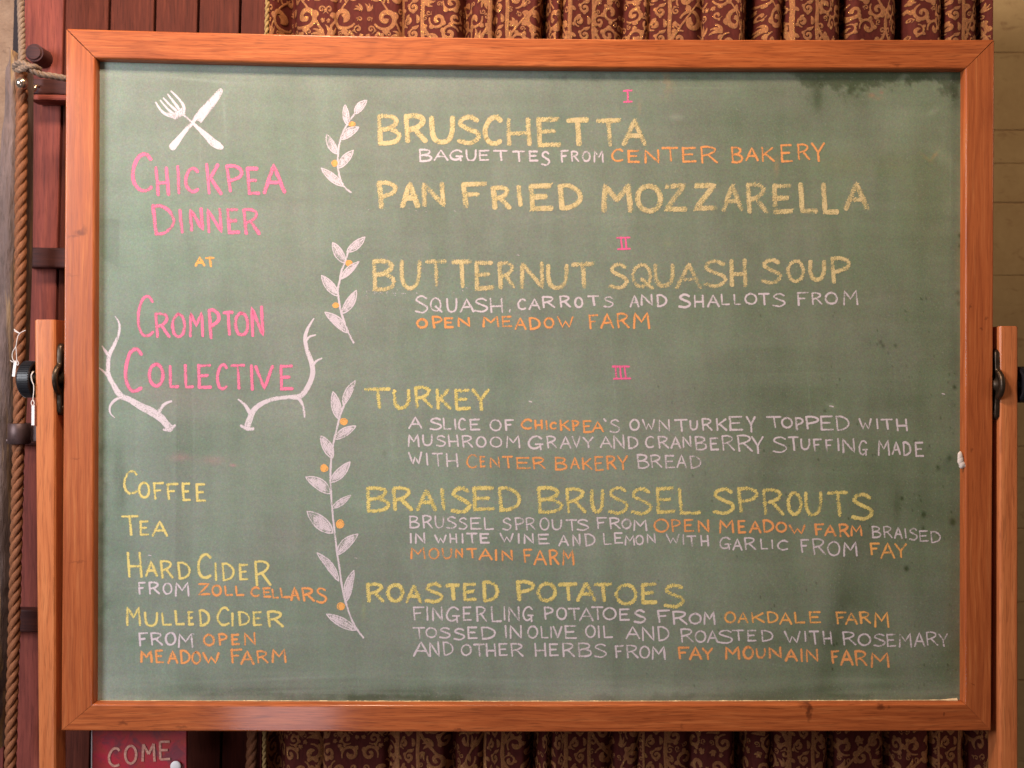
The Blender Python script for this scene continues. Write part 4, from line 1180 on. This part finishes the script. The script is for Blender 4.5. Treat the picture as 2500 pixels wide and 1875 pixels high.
kc = P(60, 926, 0.016)
xpl = P(83, 926, 0.0).x
knob(xpl - 0.0045, 0.016, kc.z, -1, 'ribbed black tilt knob on the left post')
kc2 = P(2494, 939, 0.016)
xpr = P(2487, 939, 0.0).x
knob(xpr + 0.004, 0.016, kc2.z, 1, 'black tilt knob on the right post')


def bracket(xf, cz, s, label, yc=0.0115):
    """cast plate on the post's inner face; s = +1 plate faces right"""
    zs, outline = 0.0505, []
    n = 72
    for i in range(n):
        a = 2 * math.pi * i / n
        ca, sa = math.cos(a), math.sin(a)
        best = 0
        for k in range(1, 400):
            t = k * 0.00015
            y, z = t * ca, t * sa
            inside = (math.hypot(y, z) < 0.0235) or (abs(y) < 0.0085 and abs(z) < zs - 0.0085) or math.hypot(y, abs(z) - (zs - 0.0085)) < 0.0085
            if inside: best = t
        outline.append((best * ca, best * sa))
    vs, fs = [], []
    layers = [(0.0, 1.0), (0.0030, 1.0), (0.0050, 0.93), (0.0062, 0.80)]
    for x, sc in layers:
        for (y, z) in outline:
            rr = math.hypot(y, z)
            k = (rr - (1 - sc) * 0.016) / max(rr, 1e-6)
            vs.append((xf + s * x, yc + y * k, cz + z * k))
    m = len(layers)
    for j in range(m - 1):
        for i in range(n):
            fs.append((j * n + i, j * n + (i + 1) % n, (j + 1) * n + (i + 1) % n, (j + 1) * n + i))
    # dished centre with a boss
    rings = [(0.0035, 0.62), (0.0030, 0.42), (0.0075, 0.36), (0.0085, 0.16), (0.0085, 0.0)]
    base = (m - 1) * n
    for x, sc in rings:
        st = len(vs)
        for (y, z) in outline:
            vs.append((xf + s * x, yc + y * sc * (1 if abs(z) < .024 else .024 / abs(z)), cz + z * sc * (1 if abs(z) < .024 else .024 / abs(z))))
        for i in range(n):
            fs.append((base + i, base + (i + 1) % n, st + (i + 1) % n, st + i))
        base = st
    me = mesh_pd('pivot_bracket', vs, fs)
    bm = bmesh.new(); bm.from_mesh(me)
    bmesh.ops.remove_doubles(bm, verts=bm.verts, dist=1e-6)
    bmesh.ops.recalc_face_normals(bm, faces=bm.faces); bm.to_mesh(me); bm.free()
    o = link('pivot_bracket', me, M_BRONZE, board, label, True)
    for zz in (-0.040, 0.040):
        b2 = bmesh.new()
        bmesh.ops.create_uvsphere(b2, u_segments=12, v_segments=6, radius=0.0042, matrix=Matrix.Translation((xf + s * 0.005, yc, cz + zz)) @ Matrix.Diagonal((.6, 1, 1, 1)))
        link('screw', bm_mesh('screw', b2), M_BRONZE, o, None, True)
    return o


xb = P(137, 926, 0.0).x
bracket(xb - 0.0002, P(140, 926, 0.014).z, 1, 'aged bronze pivot bracket on the left post')
xb2 = P(2440, 939, 0.0).x
bracket(xb2 + 0.0002, P(2437, 939, 0.014).z, -1, 'aged bronze pivot bracket on the right post', 0.0085)


# ------------------------------------------------------------------ rope
def twisted(name, path, R, pitch, mat, root, strands=3, sgn=1, seg=8, step=0.0035):
    pts = [Vector(p) for p in path]
    cum = [0]
    for a, b in zip(pts[:-1], pts[1:]): cum.append(cum[-1] + (b - a).length)
    L = cum[-1]
    n = max(8, int(L / step))

    def at(s):
        s = min(max(s, 0), L)
        for i in range(len(cum) - 1):
            if s <= cum[i + 1] + 1e-9:
                t = (s - cum[i]) / max(cum[i + 1] - cum[i], 1e-9)
                return pts[i].lerp(pts[i + 1], t)
        return pts[-1]
    for k in range(strands):
        out, prev = [], None
        for i in range(n + 1):
            s = L * i / n
            c = at(s)
            t = (at(s + 0.004) - at(s - 0.004)).normalized()
            if prev is None:
                u = t.cross(Vector((0, 1, 0))).normalized()
            else:
                u = (prev - t * prev.dot(t)).normalized()
            prev = u
            v = t.cross(u)
            a = sgn * 2 * math.pi * s / pitch + 2 * math.pi * k / strands
            out.append(c + (u * math.cos(a) + v * math.sin(a)) * R * 0.44)
        link('rope_strand', tube_mesh('rope_strand', out, [R * 0.60 * (1 + 0.06 * mnoise.noise(p * 130)) for p in out], seg), mat, root)


YR = 0.085
ropeP = [P(53, 178, YR), P(53, 300, YR), P(51, 450, YR), P(50, 650, YR), P(48, 850, YR), P(47, 1000, YR), P(45, 1100, YR), P(40, 1300, YR), P(34, 1550, YR), P(27, 1800, YR), P(22, 2000, YR)]
rp = empty('twisted_rope', ropeP[-1], 'thick brown twisted rope hanging down the left side beside the post', 'rope')
sm = catmull([tuple(p) for p in ropeP], 4)
twisted('rope', sm, 0.0084, 0.050, M_ROPE, rp, 3, 1)
YR2 = 0.135
r2 = [P(615, 1700, YR2), P(617, 1790, YR2), P(613, 1880, YR2), P(612, 2050, YR2)]
rp2 = empty('twisted_rope', r2[-1], 'brown twisted rope end showing below the board, left of the curtain', 'rope')
twisted('rope', r2, 0.0088, 0.050, M_ROPE, rp2, 3, 1)

# thin pale rope from above, wrapped over the thick one and running right behind the frame
pr = empty('thin_rope', P(52, 160, 0.08), 'thin pale rope knotted over the top of the thick brown rope, running behind the frame', 'rope')
twisted('a', [P(48, -120, .10), P(50, 0, .10), P(53, 80, .095), P(54, 150, .085)], 0.0052, 0.026, M_ROPE2, pr, 3, 1, 7, 0.002)
twisted('b', [P(34, 163, .080), P(48, 152, .070), P(66, 158, .068), P(82, 174, .072), P(100, 182, .078), P(130, 186, .085), P(165, 192, .095), P(230, 198, .11)], 0.0047, 0.024, M_ROPE2, pr, 3, 1, 7, 0.0018)
twisted('c', [P(40, 160, .092), P(52, 166, .071), P(68, 163, .066), P(84, 162, .070), P(98, 170, .082)], 0.0042, 0.022, M_ROPE2, pr, 3, 1, 7, 0.0018)
twisted('d', [P(36, 168, .092), P(46, 172, .072), P(60, 168, .069), P(74, 172, .075)], 0.0040, 0.022, M_ROPE2, pr, 3, 1, 7, 0.0018)

# iron clamp round the rope
c0 = P(47, 1058, YR)
cl = empty('rope_clamp', c0, 'dark iron clamp gripping the thick rope below the knob', 'clamp')
zt, zb_ = P(47, 1033, YR).z, P(47, 1084, YR).z
vs, fs = [], []
seg = 28
prf = [(0.0142, zb_), (0.0156, zb_ + .001), (0.0156, zt - .001), (0.0142, zt), (0.0128, zt), (0.0128, zb_)]
for k in range(seg):
    a = 2 * math.pi * k / seg
    for r_, z in prf:
        vs.append((c0.x + r_ * math.cos(a), c0.y + r_ * math.sin(a), z))
for k in range(seg):
    for j in range(len(prf)):
        a, b = k * len(prf), ((k + 1) % seg) * len(prf)
        j2 = (j + 1) % len(prf)
        fs.append((a + j, a + j2, b + j2, b + j))
link('band', mesh_pd('band', vs, fs), M_STRAP, cl, None, True)
link('arm', prism('arm', [P(60, 1040, .088), P(128, 1040, .088), P(128, 1078, .088), P(60, 1078, .088)], 0.01, .001, 0), M_STRAP, cl)
link('bolt', lathe_x([(0, 0), (0, .004), (.004, .004), (.004, 0)], c0.x - .017, c0.y, c0.z - .011, 12, 'bolt'), M_STRAP, cl)


# ------------------------------------------------------------------ price tags on strings
def loop_string(pts, r, root, per=5):
    q = catmull([tuple(p) for p in pts], per)
    link('string', tube_mesh('string', q, r, 6), M_STRING, root)


def ptag(f, ox, oy, fac, y, strings, tagpts, label, tw=0.0042):
    Q = lambda a, b, yy=y: P(ox + a / fac, oy + b / fac, yy)
    root = empty('price_tag', Q(*tagpts[0]), label, 'price tag', 'white tags on strings')
    for s in strings:
        loop_string([Q(*p) for p in s], 0.00062, root)
    a, b = Q(*tagpts[0]), Q(*tagpts[1])
    d = (b - a).normalized()
    nrm = Vector((d.z, 0, -d.x))
    fr = [a - nrm * tw, a + nrm * tw, b + nrm * tw, b - nrm * tw]
    link('tag', prism('tag', fr, 0.0012, 0.0003, 2, 1), M_WHITE, root)
    return root


ptag('t', 0, 780, 5.027, 0.066,
     [[(172, 118), (205, 145), (240, 172), (222, 200), (208, 260), (195, 330), (160, 390), (150, 440), (160, 495), (185, 515)],
      [(240, 172), (280, 148), (315, 132)], [(175, 138), (210, 158), (240, 172)],
      [(195, 330), (200, 380), (203, 440), (207, 500), (228, 530), (222, 560), (205, 550), (200, 515), (185, 510)], [(128, 500), (150, 520), (185, 520)]],
     [(188, 508), (163, 702)], 'white paper tag on a looped string in front of the brown rope', 0.0022)
ptag('t', 0, 780, 5.027, -0.004,
     [[(400, 640, .001), (380, 690), (388, 750), (412, 800), (415, 860), (410, 930), (403, 985)], [(415, 640, .001), (398, 660), (386, 700), (396, 760), (414, 800)],
      [(403, 985), (385, 1015), (388, 1045), (405, 1055), (420, 1035), (415, 1005), (403, 985)]],
     [(405, 1050), (403, 1300)], 'white paper tag hanging by string from the black tilt knob', 0.0021)

# ------------------------------------------------------------------ plank wall with battens (behind, left)
YW = 0.20
pw = empty('plank_wall', P(300, 1500, YW), 'dark reddish brown plank partition with cross battens behind the left side of the chalkboard', 'partition')
edges = [57, 158, 268, 379, 485, 587, 692, 800]
lean = 0.026
for i in range(len(edges) - 1):
    a, b = edges[i], edges[i + 1]
    ga = 3.0
    dz = random.uniform(-.002, .002)
    x = lambda e, y: e - lean * y
    fr = [P(x(a, -150) + ga, -150, YW + dz), P(x(b, -150) - ga, -150, YW + dz), P(x(b, 2100) - ga, 2100, YW + dz), P(x(a, 2100) + ga, 2100, YW + dz)]
    link('plank', prism('plank', fr, 0.016, 0.0018, 2), M_PLANK if i == 0 else M_PLANKD, pw)
# dark board behind the gaps
link('back_board', prism('back_board', [P(40, -170, YW + .02), P(830, -170, YW + .02), P(830, 2150, YW + .02), P(-30, 2150, YW + .02)], 0.004, 0, 2), plain('black_gap_board', (0.012, 0.006, 0.010), 0.8), pw)
link('plank', prism('plank', [P(-40, 1080, YW + .004), P(56 - lean * 1080, 1080, YW + .004), P(56 - lean * 2100, 2100, YW + .004), P(-60, 2100, YW + .004)], 0.014, 0.0018, 2), M_PLANK, pw)
for (y0_, y1_, xa, xb_, dy) in ((190, 228, 62, 420, .028), (603, 652, 60, 420, .022), (1040, 1086, 20, 420, .022), (1487, 1543, -20, 420, .022)):
    link('batten', prism('batten', [P(xa, y0_, YW - dy), P(xb_, y0_ + 6, YW - dy), P(xb_, y1_ + 6, YW - dy), P(xa, y1_, YW - dy)], dy - 0.001, 0.003, 0), M_BATTEN, pw)
link('batten_lip', prism('batten_lip', [P(70, 229, YW - .034), P(420, 235, YW - .034), P(420, 249, YW - .034), P(70, 243, YW - .034)], 0.03, 0.003, 0), M_PLANK, pw)
# round wooden peg with rope behind
pg = P(83, 128, YW - .03)
bm = bmesh.new()
bmesh.ops.create_cone(bm, cap_ends=True, segments=40, radius1=0.0150, radius2=0.0138, depth=0.034, matrix=Matrix.Translation((pg.x, pg.y + .015, pg.z)) @ Matrix.Rotation(math.pi / 2, 4, 'X'))
ee = [e for e in bm.edges if all(v.co.y < pg.y for v in e.verts)]
bmesh.ops.bevel(bm, geom=ee, offset=0.003, segments=3, affect='EDGES')
me = bm_mesh('peg', bm); me.update(); box_uv(me, 0)
link('peg', me, M_BATTEN, pw)
# bright metal hook and ball
hk = P(88, 213, YW - .036)
root = empty('brass_hook', hk, 'small shiny metal hook on the upper batten', 'hook')
link('hook_bend', tube_mesh('hook_bend', [hk + Vector(v) for v in ((0, .012, .004), (0, .004, .004), (0, -.002, .001), (0, -.003, -.004), (-.003, -.001, -.006), (-.005, 0, -.003))], [.0026] * 6, 10), M_GLASSB, root)
bl = P(53, 204, .066)
bm = bmesh.new()
bmesh.ops.create_uvsphere(bm, u_segments=28, v_segments=18, radius=0.0084, matrix=Matrix.Translation(bl))
o = link('metal_bead', bm_mesh('metal_bead', bm), M_GLASSB, None, None, True)
tag(o, 'shiny round metal bead on the thick rope just under the knot', 'bead')

# ------------------------------------------------------------------ far left: weathered post and plaster
zz = [(30, 128), (38, 150), (38, 300), (36, 600), (26, 900), (13, 1150), (6, 1400), (-4, 1600), (-30, 1800)]
left = [(-60, 1800), (-60, 1400), (-50, 900), (-20, 500), (4, 260), (8, 170), (18, 136)]
po = [P(x, y, .105) for x, y in zz + left]
bm = bmesh.new()
ys = np.linspace(120, 1850, 150)
rx = np.interp(ys, [a for a, b in [(b_, a_) for a_, b_ in zz]], [b for a, b in [(b_, a_) for a_, b_ in zz]])
lx = np.interp(ys, [136, 170, 260, 500, 900, 1400, 1800], [20, 8, 4, -20, -50, -60, -60])
grid = []
for yy, a_, b_ in zip(ys, lx, rx):
    row = []
    for k in range(13):
        t = k / 12
        p = P(a_ + (b_ - a_) * t, yy, .105)
        dd = 0.012 * (abs(t - .5) * 2) ** 4 + 0.004 * mnoise.noise((p.x * 90, 1, p.z * 14)) + 0.002 * mnoise.noise((p.x * 300, 4, p.z * 60))
        e_ = 0.0022 * mnoise.noise((9, 3, p.z * 45)) if k == 12 else 0
        row.append(bm.verts.new((p.x + e_, p.y + dd, p.z)))
    back = P(b_ - 1, yy, .105)
    row.append(bm.verts.new((back.x, .16, back.z)))
    grid.append(row)
for i in range(len(grid) - 1):
    for k in range(13):
        bm.faces.new((grid[i][k], grid[i + 1][k], grid[i + 1][k + 1], grid[i][k + 1]))
bm.faces.new(grid[0])
me = bm_mesh('weathered_post', bm)
me.polygons.foreach_set('use_smooth', [True] * len(me.polygons))
o = link('weathered_post', me, M_WEATHER)
tag(o, 'weathered grey timber post at the far left edge behind the rope', 'post')
wl = prism('plaster_wall', [P(-1500, -400, .24), P(64, -400, .24), P(60, 2300, .24), P(-1500, 2300, .24)], 0.02, 0, 2)
o = link('plaster_wall', wl, M_PLASTER)
tag(o, 'rough tan plaster wall showing at the top left corner beyond the weathered post', 'wall')

# ------------------------------------------------------------------ masonry wall, right
YM = 0.50
mw = empty('masonry_wall', P(2460, 1500, YM), 'old painted masonry wall, tan with dark stains, at the right edge', 'wall')
link('mortar', prism('mortar', [P(2100, -200, YM + .0018), P(2900, -200, YM + .0018), P(2900, 2150, YM + .0018), P(2100, 2150, YM + .0018)], 0.03, 0, 2), M_MORTAR, mw)

rows = [-180, 128, 318, 400, 495, 672, 748, 930, 1090, 1290, 1470, 1660, 1860, 2100]
for i in range(len(rows) - 1):
    xs_ = [2110, 2330 + 30 * (i % 3), 2600 - 40 * (i % 2), 2760, 2890]
    for a, b in zip(xs_[:-1], xs_[1:]):
        j = lambda: random.uniform(-3, 3)
        fr = [P(a + 1 + j() * .3, rows[i] + 0.8 + j(), YM), P(b - 1, rows[i] + 0.8 + j(), YM), P(b - 1 + j() * .3, rows[i + 1] - 0.8 + j() * .4, YM), P(a + 1, rows[i + 1] - 0.8 + j() * .4, YM)]
        link('stone_block', prism('stone_block', fr, 0.02, 0.0016, 0), M_WALL, mw)

# ------------------------------------------------------------------ curtain
YC = 0.125


def curtain_y(X, z):
    px = X / 0.000627 + 1250 + 25
    px = px + 7 * np.sin(z * 5.1 + px * 0.004) - z * 18
    y = YC + 0.004 * np.sin(px / 61.0 + 1.7 * np.sin(px / 190.0)) + 0.007 * np.sin(px / 118.0 + 1.0)
    for c, w, a in ((668, 24, .040), (790, 8, .006), (955, 12, .012), (1112, 16, .028), (1185, 7, .010), (1306, 13, .046), (1348, 7, .014), (1500, 16, .016), (1560, 7, .010),
                    (1690, 18, .014), (1806, 17, .055), (1880, 12, .018), (2030, 15, .030), (2180, 16, .034), (2285, 10, .02), (2385, 14, .022)):
        y = y + a * np.exp(-((px - c) / w) ** 2)
    return y


cxa, cxb = P(640, 900, YC).x, P(2427, 900, YC).x
NX, NZ = 1100, 46
xs_ = np.linspace(cxa, cxb, NX)
zs_ = np.linspace(0.85, -0.95, NZ)
GX, GZ = np.meshgrid(xs_, zs_)
GY = curtain_y(GX, GZ)
verts = np.stack([GX.ravel(), GY.ravel(), GZ.ravel()], -1)
ii = np.arange(NX * NZ).reshape(NZ, NX)
faces = np.stack([ii[:-1, :-1], ii[1:, :-1], ii[1:, 1:], ii[:-1, 1:]], -1).reshape(-1, 4)


def m_cloth():
    N = NT('burgundy_satin')
    g = N.n('TexCoord').outputs['Object']
    a = N.noise(N.vscale(g, (1, 1, .3)), 260, 4, .6)
    w = N.n('TexWave', bands_direction='Z', i_Scale=700.0, i_Vector=g)
    c = N.mix(N.mapr(a, .3, .7), (0.066, 0.011, 0.009), (0.105, 0.019, 0.014))
    return N.done(N.bsdf(c, 0.75, N.bump(w.outputs[0], 0.25, 0.0004), Specular_IOR_Level=0.15))


def m_gold():
    N = NT('dull_gold_brocade')
    g = N.n('TexCoord').outputs['Object']
    a = N.noise(g, 330, 4, .7)
    sp = N.noise(N.vscale(g, (1, 1, .35), (2, 0, 7)), 620, 3, .7)
    w = N.n('TexWave', bands_direction='DIAGONAL', i_Scale=420.0, i_Vector=g)
    c = N.mix(N.mapr(a, .3, .7), (0.22, 0.078, 0.030), (0.47, 0.185, 0.066))
    c = N.mix(N.mapr(sp, .58, .66), c, (0.95, 0.60, 0.18))
    r = N.mapr(sp, .56, .66, .55, .20)
    return N.done(N.bsdf(c, r, N.bump(N.math('ADD', w.outputs[0], N.math('MULTIPLY', sp, 3.0)), 0.6, 0.0009), Metallic=N.mapr(sp, .56, .66, .15, .9)))


cu = empty('curtain', (0.2, YC, -0.95), 'burgundy curtain with gold scroll brocade hanging in folds behind the chalkboard', 'curtain')
me = bpy.data.meshes.new('cloth')
me.vertices.add(len(verts)); me.vertices.foreach_set('co', verts.ravel())
me.loops.add(faces.size); me.loops.foreach_set('vertex_index', faces.ravel().astype(np.int32))
me.polygons.add(len(faces)); me.polygons.foreach_set('loop_start', np.arange(0, faces.size, 4, dtype=np.int32))
me.update(); me.validate()
sld = link('cloth', me, m_cloth(), cu, None, True)
md = sld.modifiers.new('thickness', 'SOLIDIFY'); md.thickness = 0.0009; md.offset = 1

# ornament is laid out along the cloth (arc length), then pressed onto the folds
yy0 = curtain_y(xs_, 0.0)
arc = np.concatenate([[0], np.cumsum(np.hypot(np.diff(xs_), np.diff(yy0)))])


def arc_of_px(px): return float(np.interp(P(px, 40, YC).x, xs_, arc))


class Orn:
    def __init__(self): self.v, self.f, self.k = [], [], 0

    def strip(self, pts, wid):
        q = [np.array(p, float) for p in pts]
        n = len(q)
        w = list(wid) if hasattr(wid, '__len__') else [wid] * n
        base = len(self.v); self.k = (self.k + 1) % 16
        off = 0.0009 + self.k * 0.00003
        w = [x * 1.25 for x in w]
        for i in range(n):
            t = q[min(i + 1, n - 1)] - q[max(i - 1, 0)]
            t /= np.linalg.norm(t) + 1e-12
            nn = np.array((-t[1], t[0]))
            for s in (-1, 0, 1):
                p = q[i] + nn * w[i] / 2 * s
                self.v.append((p[0], p[1], off + (0.0005 if s == 0 else 0)))
        for i in range(n - 1):
            a = base + 3 * i
            self.f += [(a, a + 3, a + 4, a + 1), (a + 1, a + 4, a + 5, a + 2)]

    def spiral(self, cx, cz, r, hand, a0, turns=1.3, w=0.0055, leaves=3):
        n = 22
        pts, ws = [], []
        for i in range(n + 1):
            t = i / n
            rr = r * (1 - 0.78 * t ** 0.85)
            a = a0 + hand * 2 * math.pi * turns * t
            pts.append((cx + rr * math.cos(a), cz + rr * math.sin(a)))
            ws.append(w * (0.45 + 0.75 * min(1, t * 2.5) - .25 * t))
        self.strip(pts, ws)
        self.leaf(cx, cz, a0 + 1, r * .33, w * 1.6)
        for k in range(leaves):
            t = 0.12 + 0.5 * k / max(1, leaves)
            rr = r * (1 - 0.78 * t ** .85)
            a = a0 + hand * 2 * math.pi * turns * t
            self.leaf(cx + rr * math.cos(a), cz + rr * math.sin(a), a + hand * 0.9, r * .5, w * 1.35)

    def leaf(self, x, z, ang, L, w):
        n = 8
        pts, ws = [], []
        for i in range(n + 1):
            t = i / n
            a = ang + 0.7 * t
            pts.append((x + L * t * math.cos(a), z + L * t * math.sin(a)))
            ws.append(w * math.sin(math.pi * min(.98, t * .92 + .08)) ** .8 + .0003)
        self.strip(pts, ws)

    def trefoil(self, x, z, L, ang=math.pi / 2):
        for da, k in ((0, 1), (.75, .8), (-.75, .8), (1.5, .55), (-1.5, .55)):
            self.leaf(x, z, ang + da - .3, L * k, L * .36)


orn = Orn()
ztop, zbot = 0.80, -0.92
bands = [1003, 1215, 1420, 1608, 1960, 2328]
ba = []
for c in bands:
    a = arc_of_px(c); hw = 0.0185
    ba.append((a - hw, a + hw))
    for e in (a - hw, a + hw):
        n = 120
        orn.strip([(e + 0.0006 * math.sin(k * 1.7), ztop + (zbot - ztop) * k / n) for k in range(n + 1)], 0.0046)
    z = ztop; k = 0
    while z > zbot:
        s = 1 if k % 2 else -1
        orn.spiral(a + s * 0.0045, z, 0.0085, s, math.pi / 2 * s, 1.2, 0.0034, 2)
        orn.leaf(a - s * 0.010, z - .004, math.pi / 2 + s * .6, 0.013, .0045)
        orn.leaf(a + s * 0.002, z + .010, -s * .4 + (0 if s > 0 else math.pi), 0.011, .0040)
        z -= 0.0205; k += 1
lim = [arc[0] + .01] + [v for b in ba for v in b] + [arc[-1] - .002]
panels = [(lim[i], lim[i + 1]) for i in range(0, len(lim), 2)]
rr = random.Random(5)
TH = 0.215
for pi, (a, b) in enumerate(panels):
    w = b - a
    if w < 0.02: continue
    nun = max(1, round(w / 0.165))
    uw = w / nun
    half = uw / 2
    # circles packed in one half of a repeat; mirrored about the panel's middle
    big = min(0.021, half * .46)
    circ = [(half * .52, TH * .22, big), (half * .55, TH * .72, big * .8)]
    for tries in range(4200):
        r0 = 0.0150 if tries < 500 else (0.0105 if tries < 1300 else (0.0072 if tries < 2600 else 0.0048))
        x, z = rr.uniform(r0 * .9, half - r0 * .85), rr.uniform(0, TH)
        if all(math.hypot(x - c[0], min(abs(z - c[1]), TH - abs(z - c[1]))) > (r0 + c[2]) * .93 for c in circ):
            circ.append((x, z, r0))
    spec = [(c, rr.choice((-1, 1)), rr.uniform(0, 6.28), rr.random(), rr.randint(2, 4)) for c in circ]
    for q in range(nun):
        cx0 = a + uw * (q + .5)
        z0_ = ztop + (0.07 if pi % 2 else 0.02)
        while z0_ > zbot - TH:
            for (x, z, r0), hand, a0, kind, nl_ in spec:
                for s in (-1, 1):
                    X_, Z_ = cx0 + s * x, z0_ - z
                    if Z_ > ztop + .02 or Z_ < zbot - .01: continue
                    A_ = a0 if s > 0 else math.pi - a0
                    if r0 > 0.012 or kind < .55:
                        orn.spiral(X_, Z_, r0 * .93, hand * s, A_, 1.15, r0 * .27, nl_ if r0 > .009 else 1)
                    elif (kind < .72 and r0 < .011) or r0 < .006:
                        orn.trefoil(X_ - r0 * .3 * math.cos(A_), Z_ - r0 * .3 * math.sin(A_), r0 * 1.15, A_)
                    else:
                        for m in (-1, 0, 1):
                            orn.leaf(X_ - r0 * .8 * math.cos(A_), Z_ - r0 * .8 * math.sin(A_), A_ + m * .5 - .3, r0 * 1.7, r0 * .34)
            for s in (-1, 1):
                orn.strip(catmull([(cx0 + s * .002, z0_ - TH * .98), (cx0 + s * half * .18, z0_ - TH * .8), (cx0 + s * half * .92, z0_ - TH * .55), (cx0 + s * half * .95, z0_ - TH * .35), (cx0 + s * half * .30, z0_ - TH * .05)], 8), [.0014 + .0024 * math.sin(math.pi * i / 32) for i in range(33)])
            z0_ -= TH
V = np.array(orn.v)
V[:, 1] = np.clip(V[:, 1], zbot - .02, ztop + .04)
U = np.clip(V[:, 0], arc[0], arc[-1])
Xo = np.interp(U, arc, xs_)
Yo = curtain_y(Xo, V[:, 1])
e = 0.0006
dyx = (curtain_y(Xo + e, V[:, 1]) - curtain_y(Xo - e, V[:, 1])) / (2 * e)
nl = np.sqrt(1 + dyx ** 2)
off = V[:, 2] + 0.0004
VX = np.stack([Xo + dyx / nl * off, Yo - off / nl, V[:, 1]], -1)
ob = link('brocade_pattern', mesh_pd('brocade_pattern', VX, orn.f), m_gold(), cu, 'raised dull gold scrollwork', True)
ob['kind'] = 'stuff'

# thin gold cord down the curtain's left edge
cr = empty('gold_cord', P(652, 1800, .12), 'thin gold cord hanging at the left edge of the curtain', 'cord')
M_CORD = m_rope('gold_cord_fibre', (0.22, 0.12, 0.04), (0.50, 0.33, 0.12))
twisted('g', [P(656, -150, .125), P(652, 40, .122), P(650, 100, .12)] + [P(648, 900, .12), P(645, 2000, .12)], 0.0036, 0.020, M_CORD, cr, 2, 1, 6, 0.004)

# ------------------------------------------------------------------ red sign below the board
YS = 0.050
a, b, c, d_ = P(224, 1700, YS), P(455, 1702, YS), P(455, 1990, YS), P(222, 1990, YS)
sg = empty('red_sign', d_, 'worn red sign lettered COME, hanging under the board at the lower left', 'sign')


def m_sign():
    N = NT('mottled_red_paint')
    g = N.n('TexCoord').outputs['Object']
    n1 = N.noise(g, 26, 4, .6, .8)
    n2 = N.noise(N.vscale(g, (1, 1, 1), (4, 4, 4)), 34, 4, .6, 1.0)
    n3 = N.noise(g, 260, 4, .7)
    c = N.mix(N.mapr(n1, .35, .62), (0.46, 0.016, 0.040), (0.36, 0.040, 0.028))
    c = N.mix(N.mapr(n2, .50, .66, 0, .8), c, (0.14, 0.032, 0.050))
    c = N.mix(N.mapr(n3, .55, .75, 0, .5), c, (0.06, 0.012, 0.016))
    return N.done(N.bsdf(c, .42, N.bump(n3, .3, .0005)))


link('sign_board', prism('sign_board', [a, b, c, d_], 0.006, 0.0008, 2), m_sign(), sg)
link('edge_strip', prism('edge_strip', [P(223, 1700, YS - .0008), P(225.5, 1700, YS - .0008), P(224, 1990, YS - .0008), P(221.5, 1990, YS - .0008)], 0.002, 0, 2), M_WHITE, sg)


def sign_strip(pts, w, y=YS - 0.0010):
    vs, fs = [], []
    n = len(pts)
    for i in range(n):
        p = np.array(pts[i]); t = np.array(pts[min(i + 1, n - 1)]) - np.array(pts[max(i - 1, 0)])
        t = t / (np.linalg.norm(t) + 1e-9); nn = np.array((-t[1], t[0])) * w / 2
        for s in (-1, 1):
            vs.append(P(p[0] + nn[0] * s, p[1] + nn[1] * s, y))
    for i in range(n - 1): fs.append((2 * i, 2 * i + 2, 2 * i + 3, 2 * i + 1))
    return vs, fs


def m_letter():
    N = NT('faded_pink_lettering')
    g = N.n('TexCoord').outputs['Object']
    n1 = N.noise(g, 300, 4, .7)
    c = N.mix(N.mapr(n1, .38, .62), (0.66, 0.34, 0.26), (0.44, 0.17, 0.13))
    return N.done(N.bsdf(c, .6))


ML = m_letter()
for ch, bx, slope in (('C', (232, 350, 530, 710), 0), ('O', (378, 500, 508, 690), 0), ('M', (535, 665, 490, 672), 0), ('E', (692, 805, 470, 652), 0)):
    xa, xb_, ya, yb = (200 + bx[0] / 3.687, 200 + bx[1] / 3.687, 1680 + bx[2] / 3.687, 1680 + bx[3] / 3.687)
    V_, F_ = [], []
    w = 6.0
    for si, (kind, pts) in enumerate(G[ch]):
        q = catmull(pts, 5) if kind == 's' else (catmull(pts, 5, True) if kind == 'c' else pts)
        if kind == 'l' and len(q) > 2: segs = [(q[i], q[i + 1]) for i in range(len(q) - 1)]
        else: segs = [q]
        for sj, sgm in enumerate(segs):
            pp = [(xa + w / 2 + p[0] * (xb_ - xa - w), ya + w / 2 + p[1] * (yb - ya - w)) for p in sgm]
            v_, f_ = sign_strip(pp, w, YS - .0010 - .00006 * (si * 4 + sj))
            b0 = len(V_); V_ += v_; F_ += [tuple(t + b0 for t in f) for f in f_]
    link('letter', mesh_pd('letter', V_, F_), ML, sg)
dc = P(429, 1871, YS - .004)
bm = bmesh.new()
bmesh.ops.create_uvsphere(bm, u_segments=24, v_segments=14, radius=.0078, matrix=Matrix.Translation(dc) @ Matrix.Diagonal((1, .35, 1, 1)))
link('white_button', bm_mesh('white_button', bm), M_WHITE, sg, 'round white button under the lettering', True)
